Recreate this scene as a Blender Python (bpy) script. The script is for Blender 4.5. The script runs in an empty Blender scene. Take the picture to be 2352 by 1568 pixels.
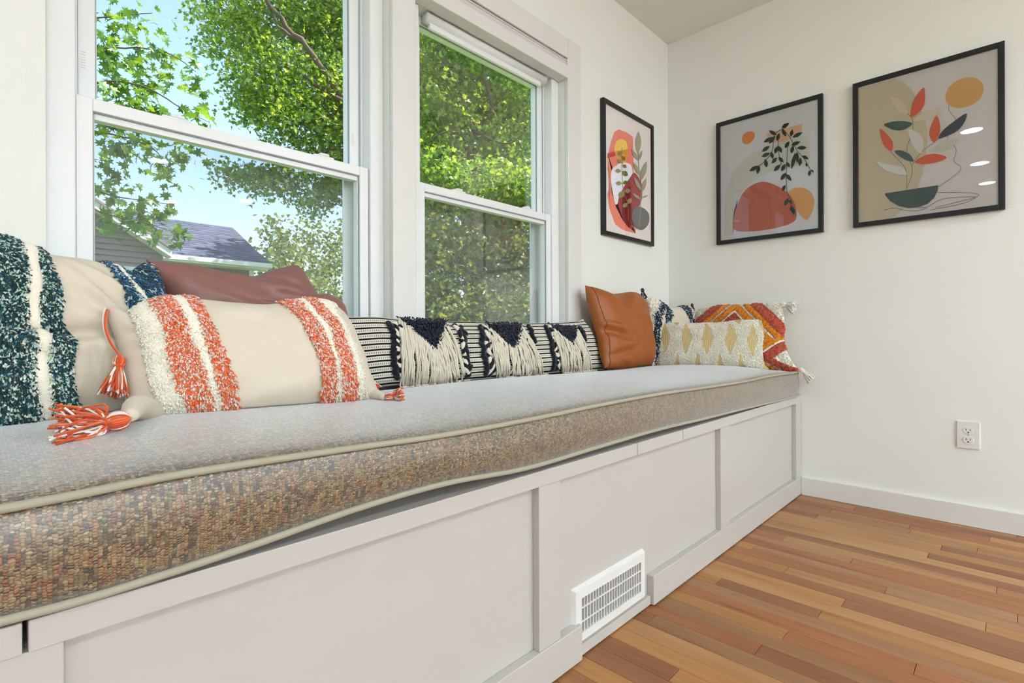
import bpy, bmesh, math, random
import numpy as np
from mathutils import Vector, Matrix

random.seed(7)
rng = np.random.default_rng(7)
SC = bpy.context.scene
COL = SC.collection

# ------------------------------------------------------------------ camera
FPX = 1194.0                      # focal length in pixels of the 2352 px wide frame
YAW, ROLL, CY = math.radians(43.922), math.radians(-0.215), 769.7
CAM = np.array([-2.82, -1.446, 0.784])
_F = np.array([math.cos(YAW), math.sin(YAW), 0.0])
_r = np.array([math.sin(YAW), -math.cos(YAW), 0.0])
_u = np.array([0.0, 0.0, 1.0])
_R = math.cos(ROLL) * _r + math.sin(ROLL) * _u
_U = -math.sin(ROLL) * _r + math.cos(ROLL) * _u
cam_d = bpy.data.cameras.new('camera')
cam = bpy.data.objects.new('camera', cam_d)
COL.objects.link(cam)
cam.matrix_world = Matrix(((_R[0], _U[0], -_F[0], CAM[0]), (_R[1], _U[1], -_F[1], CAM[1]),
                           (_R[2], _U[2], -_F[2], CAM[2]), (0, 0, 0, 1)))
cam_d.sensor_fit = 'HORIZONTAL'
cam_d.sensor_width = 36.0
cam_d.lens = 36.0 * FPX / 2352.0
cam_d.shift_y = -(784.0 - CY) / 2352.0
cam_d.clip_start = 0.02
cam_d.clip_end = 500
SC.camera = cam

# ------------------------------------------------------------------ sky, sun, exposure
SC.view_settings.view_transform = 'Standard'
SC.view_settings.look = 'None'
SC.view_settings.gamma = 1.0
SC.view_settings.use_curve_mapping = False
SC.view_settings.exposure = 0.34
W = bpy.data.worlds.new('sky')
SC.world = W
W.use_nodes = True
wn, wl = W.node_tree.nodes, W.node_tree.links
wn.clear()
w_out = wn.new('ShaderNodeOutputWorld')
w_bg = wn.new('ShaderNodeBackground')
w_sky = wn.new('ShaderNodeTexSky')
w_sky.sky_type = 'NISHITA'
w_sky.sun_disc = False
w_sky.sun_elevation = math.radians(52)
w_sky.sun_rotation = math.radians(130)
w_sky.air_density = 1.0
w_sky.dust_density = 1.2
w_sky.ozone_density = 1.5
w_bg.inputs['Strength'].default_value = 0.37
w_hs = wn.new('ShaderNodeHueSaturation'); w_hs.inputs['Saturation'].default_value = 0.95
wl.new(w_sky.outputs[0], w_hs.inputs['Color'])
wl.new(w_hs.outputs[0], w_bg.inputs['Color'])
wl.new(w_bg.outputs[0], w_out.inputs['Surface'])
sun_d = bpy.data.lights.new('sun', 'SUN')
sun_d.energy = 10.5
sun_d.angle = math.radians(0.6)
sun_d.color = (1.0, 0.95, 0.86)
sun = bpy.data.objects.new('sun', sun_d)
COL.objects.link(sun)
SUN_DIR = Vector((0.50, -0.42, 1.0)).normalized()      # towards the sun: high, along the street
sun.rotation_euler = SUN_DIR.to_track_quat('Z', 'Y').to_euler()
LAMP_W = 10.0                                           # watts of one recessed downlight
LAMP_COL = (0.80, 0.985, 1.155)
FILL_W = 62.0                                           # watts of one added fill globe, unseen behind the viewer

# ------------------------------------------------------------------ helpers
def ray(px, py):
    return _F + _R * ((px - 1176.0) / FPX) - _U * ((py - CY) / FPX)
def on_x(px, py, x):
    d = ray(px, py); return CAM + d * ((x - CAM[0]) / d[0])
def on_y(px, py, y):
    d = ray(px, py); return CAM + d * ((y - CAM[1]) / d[1])
def on_z(px, py, z):
    d = ray(px, py); return CAM + d * ((z - CAM[2]) / d[2])
def at_depth(px, py, dep):
    return CAM + ray(px, py) * dep
def on_plane(px, py, p0, n):
    d = ray(px, py); return CAM + d * (np.dot(p0 - CAM, n) / np.dot(d, n))

def tag(o, label=None, cat=None, group=None, kind=None):
    if label: o['label'] = label
    if cat: o['category'] = cat
    if group: o['group'] = group
    if kind: o['kind'] = kind
    return o
def empty(name, loc=(0, 0, 0), label=None, cat=None, group=None, kind=None, parent=None):
    o = bpy.data.objects.new(name, None)
    o.empty_display_size = 0.05
    o.location = loc
    COL.objects.link(o)
    if parent:
        o.parent = parent
    return tag(o, label, cat, group, kind)
def world_loc(o):
    v = Vector(o.location)
    while o.parent:
        o = o.parent; v += Vector(o.location)
    return v
def link(name, mesh, parent=None, label=None, cat=None, group=None, kind=None, loc=None):
    """Mesh coordinates are world coordinates; they are shifted into the parent's frame."""
    o = bpy.data.objects.new(name, mesh)
    COL.objects.link(o)
    if parent is not None:
        o.parent = parent
        o.location = -world_loc(parent)
    if loc is not None:
        o.location = Vector(o.location) + Vector(loc)
    return tag(o, label, cat, group, kind)

class MB:
    """Collects shapes and links them as one mesh."""
    def __init__(s):
        s.v = []; s.f = []; s.mi = []; s.c = []; s.sm = []
    def add(s, verts, faces, mi=0, col=None, smooth=False):
        b = len(s.v)
        s.v.extend([tuple(map(float, p)) for p in verts])
        for f in faces:
            s.f.append(tuple(i + b for i in f)); s.mi.append(mi); s.sm.append(smooth)
            s.c.append(col)
        return s
    def box(s, x0, x1, y0, y1, z0, z1, mi=0, col=None, bev=0.0):
        x0, x1 = min(x0, x1), max(x0, x1); y0, y1 = min(y0, y1), max(y0, y1); z0, z1 = min(z0, z1), max(z0, z1)
        if bev <= 0:
            v = [(x, y, z) for z in (z0, z1) for y in (y0, y1) for x in (x0, x1)]
            return s.add(v, [(0, 2, 3, 1), (4, 5, 7, 6), (0, 1, 5, 4), (2, 6, 7, 3), (0, 4, 6, 2), (1, 3, 7, 5)], mi, col)
        b = min(bev, (x1 - x0) * .45, (y1 - y0) * .45, (z1 - z0) * .45)
        bm = bmesh.new()
        bmesh.ops.create_cube(bm, size=1.0)
        for q in bm.verts:
            q.co = Vector(((x0 + x1) / 2 + q.co.x * (x1 - x0), (y0 + y1) / 2 + q.co.y * (y1 - y0), (z0 + z1) / 2 + q.co.z * (z1 - z0)))
        bmesh.ops.bevel(bm, geom=bm.edges[:], offset=b, segments=2, profile=0.5, affect='EDGES')
        bm.verts.index_update()
        s.add([q.co[:] for q in bm.verts], [[q.index for q in f.verts] for f in bm.faces], mi, col)
        bm.free()
        return s
    def tube(s, pts, rad, n=8, mi=0, col=None, cap=True):
        P = np.array(pts, float)
        m = len(P)
        rad = np.full(m, rad) if np.isscalar(rad) else np.array(rad, float)
        T = np.gradient(P, axis=0)
        T /= np.linalg.norm(T, axis=1)[:, None] + 1e-12
        ref = np.array([0, 0, 1.0]) if abs(T[0][2]) < .9 else np.array([1.0, 0, 0])
        N = np.cross(T[0], ref); N /= np.linalg.norm(N)
        vs = []
        for i in range(m):
            N = N - T[i] * np.dot(N, T[i]); N /= np.linalg.norm(N) + 1e-12
            B = np.cross(T[i], N)
            for k in range(n):
                a = 2 * math.pi * k / n
                vs.append(P[i] + rad[i] * (math.cos(a) * N + math.sin(a) * B))
        fs = []
        for i in range(m - 1):
            for k in range(n):
                k2 = (k + 1) % n
                fs.append((i * n + k, i * n + k2, (i + 1) * n + k2, (i + 1) * n + k))
        if cap:
            fs.append(tuple(range(n))[::-1]); fs.append(tuple((m - 1) * n + k for k in range(n)))
        return s.add(vs, fs, mi, col, True)
    def disc(s, c, rad, axis, n=24, mi=0, col=None):
        c = np.array(c, float); ax = np.array(axis, float); ax /= np.linalg.norm(ax)
        ref = np.array([0, 0, 1.0]) if abs(ax[2]) < .9 else np.array([1.0, 0, 0])
        N = np.cross(ax, ref); N /= np.linalg.norm(N); B = np.cross(ax, N)
        vs = [c + rad * (math.cos(2 * math.pi * k / n) * N + math.sin(2 * math.pi * k / n) * B) for k in range(n)]
        return s.add(vs, [tuple(range(n))], mi, col)
    def mesh(s, name, mats):
        me = bpy.data.meshes.new(name)
        me.from_pydata(s.v, [], s.f)
        for m in (mats if isinstance(mats, (list, tuple)) else [mats]):
            me.materials.append(m)
        me.polygons.foreach_set('material_index', s.mi)
        me.polygons.foreach_set('use_smooth', s.sm)
        if any(c is not None for c in s.c):
            at = me.color_attributes.new('Col', 'FLOAT_COLOR', 'CORNER')
            arr = np.ones((len(me.loops), 4), np.float32)
            k = 0
            for f, c in zip(s.f, s.c):
                if c is not None:
                    arr[k:k + len(f), :3] = c
                k += len(f)
            at.data.foreach_set('color', arr.ravel())
        me.update()
        return me
    def build(s, name, mats, parent=None, **kw):
        return link(name, s.mesh(name, mats), parent, **kw)

def mesh_np(name, V, F, mats, col=None, smooth=True, uv=None, mi=None):
    """V (n,3); F (m,k) all the same size; col (m,3) per face; uv (n,2) per vertex."""
    me = bpy.data.meshes.new(name)
    n, (m, k) = len(V), F.shape
    me.vertices.add(n); me.vertices.foreach_set('co', np.asarray(V, np.float32).ravel())
    me.loops.add(m * k); me.loops.foreach_set('vertex_index', F.astype(np.int32).ravel())
    me.polygons.add(m)
    me.polygons.foreach_set('loop_start', np.arange(0, m * k, k, dtype=np.int32))
    me.polygons.foreach_set('loop_total', np.full(m, k, np.int32))
    for q in (mats if isinstance(mats, (list, tuple)) else [mats]):
        me.materials.append(q)
    me.polygons.foreach_set('use_smooth', np.full(m, smooth, bool))
    if mi is not None:
        me.polygons.foreach_set('material_index', np.asarray(mi, np.int32))
    if uv is not None:
        l = me.uv_layers.new(name='UVMap')
        l.data.foreach_set('uv', np.asarray(uv, np.float32)[F.ravel()].ravel())
    if col is not None:
        at = me.color_attributes.new('Col', 'FLOAT_COLOR', 'CORNER')
        arr = np.ones((m, k, 4), np.float32); arr[:, :, :3] = np.asarray(col, np.float32)[:, None, :]
        at.data.foreach_set('color', arr.ravel())
    me.update(); me.validate()
    return me

def srgb(r, g, b):
    f = lambda c: (c / 255.0 / 12.92) if c / 255.0 <= .04045 else ((c / 255.0 + .055) / 1.055) ** 2.4
    return (f(r), f(g), f(b))

# ------------------------------------------------------------------ materials
def new_mat(name):
    m = bpy.data.materials.new(name)
    m.use_nodes = True
    return m, m.node_tree.nodes, m.node_tree.links, m.node_tree.nodes['Principled BSDF']
def mat(name, col, rough=.5, noise=0.0, nscale=20, bump=0.0, bscale=200, spec=.5, sheen=0.0, coat=0.0, metal=0.0):
    m, n, l, b = new_mat(name)
    b.inputs['Base Color'].default_value = (*col, 1)
    b.inputs['Roughness'].default_value = rough
    b.inputs['Specular IOR Level'].default_value = spec
    b.inputs['Metallic'].default_value = metal
    if sheen:
        b.inputs['Sheen Weight'].default_value = sheen
        b.inputs['Sheen Roughness'].default_value = .4
    if coat:
        b.inputs['Coat Weight'].default_value = coat
        b.inputs['Coat Roughness'].default_value = .15
    tc = n.new('ShaderNodeTexCoord')
    if noise:
        t = n.new('ShaderNodeTexNoise'); t.inputs['Scale'].default_value = nscale; t.inputs['Detail'].default_value = 4
        l.new(tc.outputs['Object'], t.inputs['Vector'])
        r = n.new('ShaderNodeMapRange')
        r.inputs['To Min'].default_value = 1 - noise; r.inputs['To Max'].default_value = 1 + noise
        l.new(t.outputs['Fac'], r.inputs['Value'])
        mx = n.new('ShaderNodeMix'); mx.data_type = 'RGBA'; mx.blend_type = 'MULTIPLY'
        mx.inputs['Factor'].default_value = 1
        mx.inputs['A'].default_value = (*col, 1)
        l.new(r.outputs['Result'], mx.inputs['B'])
        l.new(mx.outputs['Result'], b.inputs['Base Color'])
    if bump:
        t = n.new('ShaderNodeTexNoise'); t.inputs['Scale'].default_value = bscale; t.inputs['Detail'].default_value = 3
        l.new(tc.outputs['Object'], t.inputs['Vector'])
        bp = n.new('ShaderNodeBump'); bp.inputs['Strength'].default_value = bump; bp.inputs['Distance'].default_value = .002
        l.new(t.outputs['Fac'], bp.inputs['Height']); l.new(bp.outputs['Normal'], b.inputs['Normal'])
    return m
def attr_mat(name, rough=.85, sheen=.3, spec=.2, bump=0.0):
    m, n, l, b = new_mat(name)
    a = n.new('ShaderNodeAttribute'); a.attribute_name = 'Col'
    l.new(a.outputs['Color'], b.inputs['Base Color'])
    b.inputs['Roughness'].default_value = rough
    b.inputs['Specular IOR Level'].default_value = spec
    b.inputs['Sheen Weight'].default_value = sheen
    return m
def node_math(n, l, op, a, b=None):
    q = n.new('ShaderNodeMath'); q.operation = op
    for i, x in enumerate((a, b)):
        if x is None: continue
        if isinstance(x, (int, float)): q.inputs[i].default_value = x
        else: l.new(x, q.inputs[i])
    return q.outputs[0]
def ramp(n, l, fac, stops, interp='CONSTANT'):
    r = n.new('ShaderNodeValToRGB'); cr = r.color_ramp; cr.interpolation = interp
    while len(cr.elements) < len(stops): cr.elements.new(.5)
    for e, (p, c) in zip(cr.elements, stops):
        e.position = p; e.color = (*c, 1)
    l.new(fac, r.inputs['Fac'])
    return r.outputs['Color']

M = {}
M['wall'] = mat('wall_paint', srgb(241, 240, 232), .75, bump=.25, bscale=260, spec=.25)
M['ceiling'] = mat('ceiling_paint', srgb(244, 243, 236), .8, bump=.2, bscale=200, spec=.2)
M['bench'] = mat('bench_paint', srgb(196, 190, 183), .42, noise=.012, nscale=9)
M['white'] = mat('white_trim_paint', srgb(230, 227, 222), .38, noise=.012, nscale=9)
M['vinyl'] = mat('white_vinyl', srgb(240, 240, 238), .32, noise=.008, nscale=6)
M['gasket'] = mat('grey_gasket', srgb(150, 160, 164), .5, noise=.02)
M['dark'] = mat('dark_gap', srgb(18, 17, 16), .9, noise=.02)
M['frame'] = mat('black_frame', srgb(13, 15, 18), .42, noise=.06, nscale=60)
M['plastic'] = mat('white_plastic', srgb(232, 230, 226), .35, noise=.01)
M['metal'] = mat('brushed_metal', srgb(180, 178, 172), .4, metal=1.0, noise=.05)
M['subfloor'] = mat('floor_base', srgb(50, 32, 20), .8, noise=.1)
M['shade'] = mat('shade_fabric', srgb(232, 232, 226), .8, noise=.02, bump=.1, bscale=600)
M['tinted'] = mat('shade_groove', srgb(214, 210, 206), .5, noise=.02)

def make_wood():
    m, n, l, b = new_mat('plank_wood')
    oi = n.new('ShaderNodeObjectInfo')
    tc = n.new('ShaderNodeTexCoord')
    mp = n.new('ShaderNodeMapping'); mp.inputs['Scale'].default_value = (64, 2.6, 20)
    l.new(tc.outputs['Object'], mp.inputs['Vector'])
    ad = n.new('ShaderNodeVectorMath'); ad.operation = 'ADD'
    l.new(mp.outputs['Vector'], ad.inputs[0])
    sc = node_math(n, l, 'MULTIPLY', oi.outputs['Random'], 97.0)
    cv = n.new('ShaderNodeCombineXYZ')
    for i in range(3): l.new(sc, cv.inputs[i])
    l.new(cv.outputs[0], ad.inputs[1])
    t = n.new('ShaderNodeTexNoise'); t.inputs['Scale'].default_value = 1.0; t.inputs['Detail'].default_value = 9; t.inputs['Roughness'].default_value = .68; t.inputs['Distortion'].default_value = .5
    l.new(ad.outputs[0], t.inputs['Vector'])
    g = ramp(n, l, t.outputs['Fac'], [(0.24, (.62, .50, .42)), (.42, (.93, .90, .88)), (.6, (1.05, 1.05, 1.05)), (.78, (1.18, 1.16, 1.12))], 'LINEAR')
    mx = n.new('ShaderNodeMix'); mx.data_type = 'RGBA'; mx.blend_type = 'MULTIPLY'; mx.inputs['Factor'].default_value = 1
    l.new(oi.outputs['Color'], mx.inputs['A']); l.new(g, mx.inputs['B'])
    # slow tonal drift along a board and dark flecks
    mp2 = n.new('ShaderNodeMapping'); mp2.inputs['Scale'].default_value = (10, 1.6, 5)
    l.new(tc.outputs['Object'], mp2.inputs['Vector'])
    ad2 = n.new('ShaderNodeVectorMath'); ad2.operation = 'ADD'
    l.new(mp2.outputs['Vector'], ad2.inputs[0]); l.new(cv.outputs[0], ad2.inputs[1])
    t2 = n.new('ShaderNodeTexNoise'); t2.inputs['Scale'].default_value = 1.0; t2.inputs['Detail'].default_value = 2
    l.new(ad2.outputs[0], t2.inputs['Vector'])
    g2 = ramp(n, l, t2.outputs['Fac'], [(.28, (.80, .70, .62)), (.5, (1, 1, 1)), (.75, (1.10, 1.11, 1.08))], 'LINEAR')
    mx2 = n.new('ShaderNodeMix'); mx2.data_type = 'RGBA'; mx2.blend_type = 'MULTIPLY'; mx2.inputs['Factor'].default_value = 1
    l.new(mx.outputs['Result'], mx2.inputs['A']); l.new(g2, mx2.inputs['B'])
    l.new(mx2.outputs['Result'], b.inputs['Base Color'])
    b.inputs['Roughness'].default_value = .42
    b.inputs['Specular IOR Level'].default_value = .35
    bp = n.new('ShaderNodeBump'); bp.inputs['Strength'].default_value = .12; bp.inputs['Distance'].default_value = .001
    l.new(t.outputs['Fac'], bp.inputs['Height']); l.new(bp.outputs['Normal'], b.inputs['Normal'])
    return m
M['wood'] = make_wood()

def make_tweed():
    """Chunky woven upholstery: uv in metres, one random thread colour per crossing."""
    m, n, l, b = new_mat('tweed_upholstery')
    uv = n.new('ShaderNodeUVMap'); uv.uv_map = 'UVMap'
    sp = n.new('ShaderNodeSeparateXYZ'); l.new(uv.outputs[0], sp.inputs[0])
    dn = n.new('ShaderNodeTexNoise'); dn.inputs['Scale'].default_value = 130; dn.inputs['Detail'].default_value = 1; l.new(uv.outputs[0], dn.inputs['Vector'])
    dsp = n.new('ShaderNodeSeparateColor'); l.new(dn.outputs['Color'], dsp.inputs[0])
    wob = lambda src, ch, k: node_math(n, l, 'ADD', src, node_math(n, l, 'MULTIPLY', node_math(n, l, 'SUBTRACT', dsp.outputs[ch], .5), k))
    cu = node_math(n, l, 'DIVIDE', wob(sp.outputs[0], 0, .006), .0042)
    cv = node_math(n, l, 'DIVIDE', wob(sp.outputs[1], 1, .005), .0036)
    fu = node_math(n, l, 'FLOOR', cu)
    odd = node_math(n, l, 'MULTIPLY', node_math(n, l, 'MODULO', fu, 2.0), .5)
    cv2 = node_math(n, l, 'ADD', cv, odd)
    fv = node_math(n, l, 'FLOOR', cv2)
    cb = n.new('ShaderNodeCombineXYZ'); l.new(fu, cb.inputs[0]); l.new(fv, cb.inputs[1])
    wn_ = n.new('ShaderNodeTexWhiteNoise'); wn_.noise_dimensions = '2D'; l.new(cb.outputs[0], wn_.inputs['Vector'])
    cb2 = n.new('ShaderNodeCombineXYZ'); l.new(fu, cb2.inputs[0])
    l.new(node_math(n, l, 'FLOOR', node_math(n, l, 'DIVIDE', fv, 5.0)), cb2.inputs[1])
    wcol = n.new('ShaderNodeTexWhiteNoise'); wcol.noise_dimensions = '2D'; l.new(cb2.outputs[0], wcol.inputs['Vector'])
    c1 = ramp(n, l, wn_.outputs['Value'], [(0, srgb(200, 176, 140)), (.22, srgb(138, 106, 72)), (.42, srgb(214, 196, 160)),
              (.60, srgb(88, 68, 44)), (.72, srgb(246, 234, 206)), (.84, srgb(66, 52, 34)), (.93, srgb(178, 152, 114))])
    c2 = ramp(n, l, wcol.outputs['Value'], [(0, srgb(178, 152, 116)), (.26, srgb(92, 88, 52)), (.38, srgb(206, 112, 50)), (.47, srgb(48, 54, 42)),
              (.63, srgb(204, 160, 74)), (.75, srgb(126, 58, 40)), (.82, srgb(190, 168, 132)), (.93, srgb(66, 82, 80))])
    par = node_math(n, l, 'GREATER_THAN', node_math(n, l, 'FRACT', cv2), .52)
    mx = n.new('ShaderNodeMix'); mx.data_type = 'RGBA'; mx.inputs['Factor'].default_value = .6
    l.new(node_math(n, l, 'MULTIPLY', par, .8), mx.inputs['Factor'])
    l.new(c1, mx.inputs['A']); l.new(c2, mx.inputs['B'])
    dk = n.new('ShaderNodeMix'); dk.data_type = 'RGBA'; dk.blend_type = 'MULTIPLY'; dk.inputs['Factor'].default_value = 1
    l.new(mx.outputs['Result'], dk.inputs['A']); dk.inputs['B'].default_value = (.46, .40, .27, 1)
    l.new(dk.outputs['Result'], b.inputs['Base Color'])
    du = node_math(n, l, 'SUBTRACT', node_math(n, l, 'FRACT', cu), .5)
    dv = node_math(n, l, 'SUBTRACT', node_math(n, l, 'FRACT', cv2), .5)
    r2 = node_math(n, l, 'ADD', node_math(n, l, 'MULTIPLY', du, du), node_math(n, l, 'MULTIPLY', dv, dv))
    h = node_math(n, l, 'SUBTRACT', 1.0, node_math(n, l, 'MULTIPLY', r2, 2.6))
    h = node_math(n, l, 'ADD', h, node_math(n, l, 'MULTIPLY', wn_.outputs['Value'], .5))
    gap = n.new('ShaderNodeMapRange'); gap.interpolation_type = 'SMOOTHSTEP'  # weave shade put into the colour: darker between the threads
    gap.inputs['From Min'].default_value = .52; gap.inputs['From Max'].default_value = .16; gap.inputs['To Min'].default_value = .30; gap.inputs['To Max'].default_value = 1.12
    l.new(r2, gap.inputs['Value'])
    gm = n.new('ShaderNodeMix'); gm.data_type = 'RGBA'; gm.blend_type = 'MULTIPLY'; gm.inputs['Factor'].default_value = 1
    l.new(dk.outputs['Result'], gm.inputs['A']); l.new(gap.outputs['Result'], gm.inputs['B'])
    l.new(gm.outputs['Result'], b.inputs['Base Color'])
    bp = n.new('ShaderNodeBump'); bp.inputs['Strength'].default_value = .9; bp.inputs['Distance'].default_value = .0020
    l.new(h, bp.inputs['Height']); l.new(bp.outputs['Normal'], b.inputs['Normal'])
    b.inputs['Roughness'].default_value = .5
    b.inputs['Specular IOR Level'].default_value = .8
    shw = n.new('ShaderNodeMapRange'); shw.inputs['To Min'].default_value = .65; shw.inputs['To Max'].default_value = 1.0
    l.new(wn_.outputs['Color'], shw.inputs['Value']); l.new(node_math(n, l, 'MULTIPLY', shw.outputs['Result'], node_math(n, l, 'MINIMUM', gap.outputs['Result'], 1.0)), b.inputs['Sheen Weight'])
    b.inputs['Coat Weight'].default_value = .9
    b.inputs['Coat Roughness'].default_value = .36
    b.inputs['Coat IOR'].default_value = 1.8
    b.inputs['Sheen Roughness'].default_value = .48
    b.inputs['Sheen Tint'].default_value = (.96, .98, 1, 1)
    return m
M['tweed'] = make_tweed()

def make_piping():
    m, n, l, b = new_mat('piping_twill')
    tc = n.new('ShaderNodeTexCoord')
    wv = n.new('ShaderNodeTexWave'); wv.inputs['Scale'].default_value = 420; wv.bands_direction = 'DIAGONAL'; wv.inputs['Distortion'].default_value = .4
    l.new(tc.outputs['Object'], wv.inputs['Vector'])
    c = ramp(n, l, wv.outputs['Fac'], [(0, srgb(140, 132, 112)), (1, srgb(192, 186, 166))], 'LINEAR')
    l.new(c, b.inputs['Base Color']); b.inputs['Roughness'].default_value = .8
    return m
M['piping'] = make_piping()

def make_glass(name, refl=1.0, tint=(1, 1, 1)):
    m, n, l, b = new_mat(name)
    n.remove(b)
    out = n['Material Output']
    tr = n.new('ShaderNodeBsdfTransparent'); tr.inputs['Color'].default_value = (*tint, 1)
    gl = n.new('ShaderNodeBsdfGlossy'); gl.inputs['Roughness'].default_value = .01
    fr = n.new('ShaderNodeFresnel'); fr.inputs['IOR'].default_value = 1.45
    k = node_math(n, l, 'MULTIPLY', fr.outputs[0], refl)
    mx = n.new('ShaderNodeMixShader')
    l.new(k, mx.inputs[0]); l.new(tr.outputs[0], mx.inputs[1]); l.new(gl.outputs[0], mx.inputs[2])
    l.new(mx.outputs[0], out.inputs['Surface'])
    return m
M['glass'] = make_glass('window_glass', .24, (.985, 1, .995))
M['pic_glass'] = make_glass('picture_glass', 1.15)
def make_screen():
    m, n, l, b = new_mat('insect_screen')
    out = n['Material Output']
    tc = n.new('ShaderNodeTexCoord')
    sp = n.new('ShaderNodeSeparateXYZ'); l.new(tc.outputs['Object'], sp.inputs[0])
    gx = node_math(n, l, 'GREATER_THAN', node_math(n, l, 'FRACT', node_math(n, l, 'DIVIDE', sp.outputs[0], .0013)), .80)
    gz = node_math(n, l, 'GREATER_THAN', node_math(n, l, 'FRACT', node_math(n, l, 'DIVIDE', sp.outputs[2], .0013)), .80)
    k = node_math(n, l, 'MAXIMUM', gx, gz)
    b.inputs['Base Color'].default_value = (*srgb(128, 124, 122), 1)
    b.inputs['Roughness'].default_value = .6
    tr = n.new('ShaderNodeBsdfTransparent')
    mx = n.new('ShaderNodeMixShader')
    l.new(k, mx.inputs[0]); l.new(tr.outputs[0], mx.inputs[1]); l.new(b.outputs[0], mx.inputs[2])
    l.new(mx.outputs[0], out.inputs['Surface'])
    return m
M['screen'] = make_screen()

def make_leaf(name, c1, c2, c3, trans=.45):
    m, n, l, b = new_mat(name)
    out = n['Material Output']
    a = n.new('ShaderNodeAttribute'); a.attribute_name = 'Col'
    oi = n.new('ShaderNodeObjectInfo')
    sx = n.new('ShaderNodeSeparateColor'); l.new(a.outputs['Color'], sx.inputs[0])
    v = node_math(n, l, 'FRACT', node_math(n, l, 'ADD', sx.outputs[0], oi.outputs['Random']))
    c = ramp(n, l, v, [(0, c1), (.5, c2), (1, c3)], 'LINEAR')
    l.new(c, b.inputs['Base Color']); b.inputs['Roughness'].default_value = .38; b.inputs['Specular IOR Level'].default_value = .5
    tl = n.new('ShaderNodeBsdfTranslucent')
    mxc = n.new('ShaderNodeMix'); mxc.data_type = 'RGBA'; mxc.blend_type = 'MULTIPLY'; mxc.inputs['Factor'].default_value = 1
    l.new(c, mxc.inputs['A']); mxc.inputs['B'].default_value = (2.0, 1.75, .55, 1)
    l.new(mxc.outputs['Result'], tl.inputs['Color'])
    mx = n.new('ShaderNodeMixShader'); mx.inputs[0].default_value = trans
    l.new(b.outputs[0], mx.inputs[1]); l.new(tl.outputs[0], mx.inputs[2])
    l.new(mx.outputs[0], out.inputs['Surface'])
    return m
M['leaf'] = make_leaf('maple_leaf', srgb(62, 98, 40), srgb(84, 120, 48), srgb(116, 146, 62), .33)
M['leaf_sun'] = make_leaf('sunlit_maple_leaf', srgb(84, 118, 54), srgb(110, 142, 62), srgb(150, 172, 88), .42)  # lighter copy of the maple leaf, sunlight put into its colour
M['leaf_far'] = make_leaf('far_leaf', srgb(84, 104, 66), srgb(108, 124, 78), srgb(138, 148, 98), .3)  # distance haze put into the colour: paler, greyer green
M['leaf_dark'] = make_leaf('hedge_leaf', srgb(84, 102, 54), srgb(106, 122, 64), srgb(140, 150, 86), .36)
M['bark'] = mat('bark', srgb(92, 78, 62), .9, noise=.35, nscale=14, bump=.8, bscale=40)
M['grass'] = mat('lawn', srgb(96, 128, 54), .95, noise=.3, nscale=3)

M['yarn'] = attr_mat('yarn', .9, .35)
M['canvas'] = mat('canvas_cotton', srgb(224, 210, 190), .9, noise=.035, nscale=60, bump=.25, bscale=900, spec=.15, sheen=.15)
M['fuzz_white'] = mat('white_fleece', srgb(250, 241, 222), .95, noise=.05, nscale=90, bump=1.0, bscale=240, spec=.1, sheen=.4)
M['cognac'] = mat('cognac_leather', srgb(158, 86, 34), .46, noise=.06, nscale=8, bump=.12, bscale=500, spec=.4)
M['mauve'] = mat('brown_leather', srgb(140, 95, 86), .42, noise=.05, nscale=8, bump=.12, bscale=500, spec=.45)
M['seam'] = mat('dark_seam', srgb(86, 44, 20), .7, noise=.1)
M['print'] = attr_mat('print_ink', .55, 0, .3)
M['navy'] = mat('navy_yarn', srgb(16, 20, 38), .95, noise=.3, nscale=120, bump=1.0, bscale=160, spec=.1)
M['cotton'] = mat('cream_cotton_yarn', srgb(226, 216, 196), .9, noise=.06, nscale=80, bump=.4, bscale=400, spec=.1, sheen=.2)

def make_stripes():
    m, n, l, b = new_mat('striped_cotton')
    uv = n.new('ShaderNodeUVMap'); uv.uv_map = 'UVMap'
    sp = n.new('ShaderNodeSeparateXYZ'); l.new(uv.outputs[0], sp.inputs[0])
    NS = 13.0
    fv = node_math(n, l, 'FRACT', node_math(n, l, 'MULTIPLY', sp.outputs[1], NS))
    black = node_math(n, l, 'LESS_THAN', node_math(n, l, 'ABSOLUTE', node_math(n, l, 'SUBTRACT', fv, .5)), .15)
    fu = node_math(n, l, 'FRACT', node_math(n, l, 'MULTIPLY', sp.outputs[0], 190.0))
    d1 = node_math(n, l, 'LESS_THAN', fu, .42)
    d2 = node_math(n, l, 'GREATER_THAN', node_math(n, l, 'ABSOLUTE', node_math(n, l, 'SUBTRACT', fv, .5)), .36)
    dash = node_math(n, l, 'MULTIPLY', node_math(n, l, 'MULTIPLY', d1, d2), .72)
    k = node_math(n, l, 'MAXIMUM', black, dash)
    c = ramp(n, l, k, [(0, srgb(228, 220, 202)), (1, srgb(18, 19, 24))], 'LINEAR')
    l.new(c, b.inputs['Base Color']); b.inputs['Roughness'].default_value = .9; b.inputs['Specular IOR Level'].default_value = .1
    h = node_math(n, l, 'ADD', node_math(n, l, 'MULTIPLY', black, .8), node_math(n, l, 'SINE', node_math(n, l, 'MULTIPLY', fv, 6.283)))
    bp = n.new('ShaderNodeBump'); bp.inputs['Strength'].default_value = .5; bp.inputs['Distance'].default_value = .002
    l.new(h, bp.inputs['Height']); l.new(bp.outputs['Normal'], b.inputs['Normal'])
    return m
M['stripes'] = make_stripes()
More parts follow.
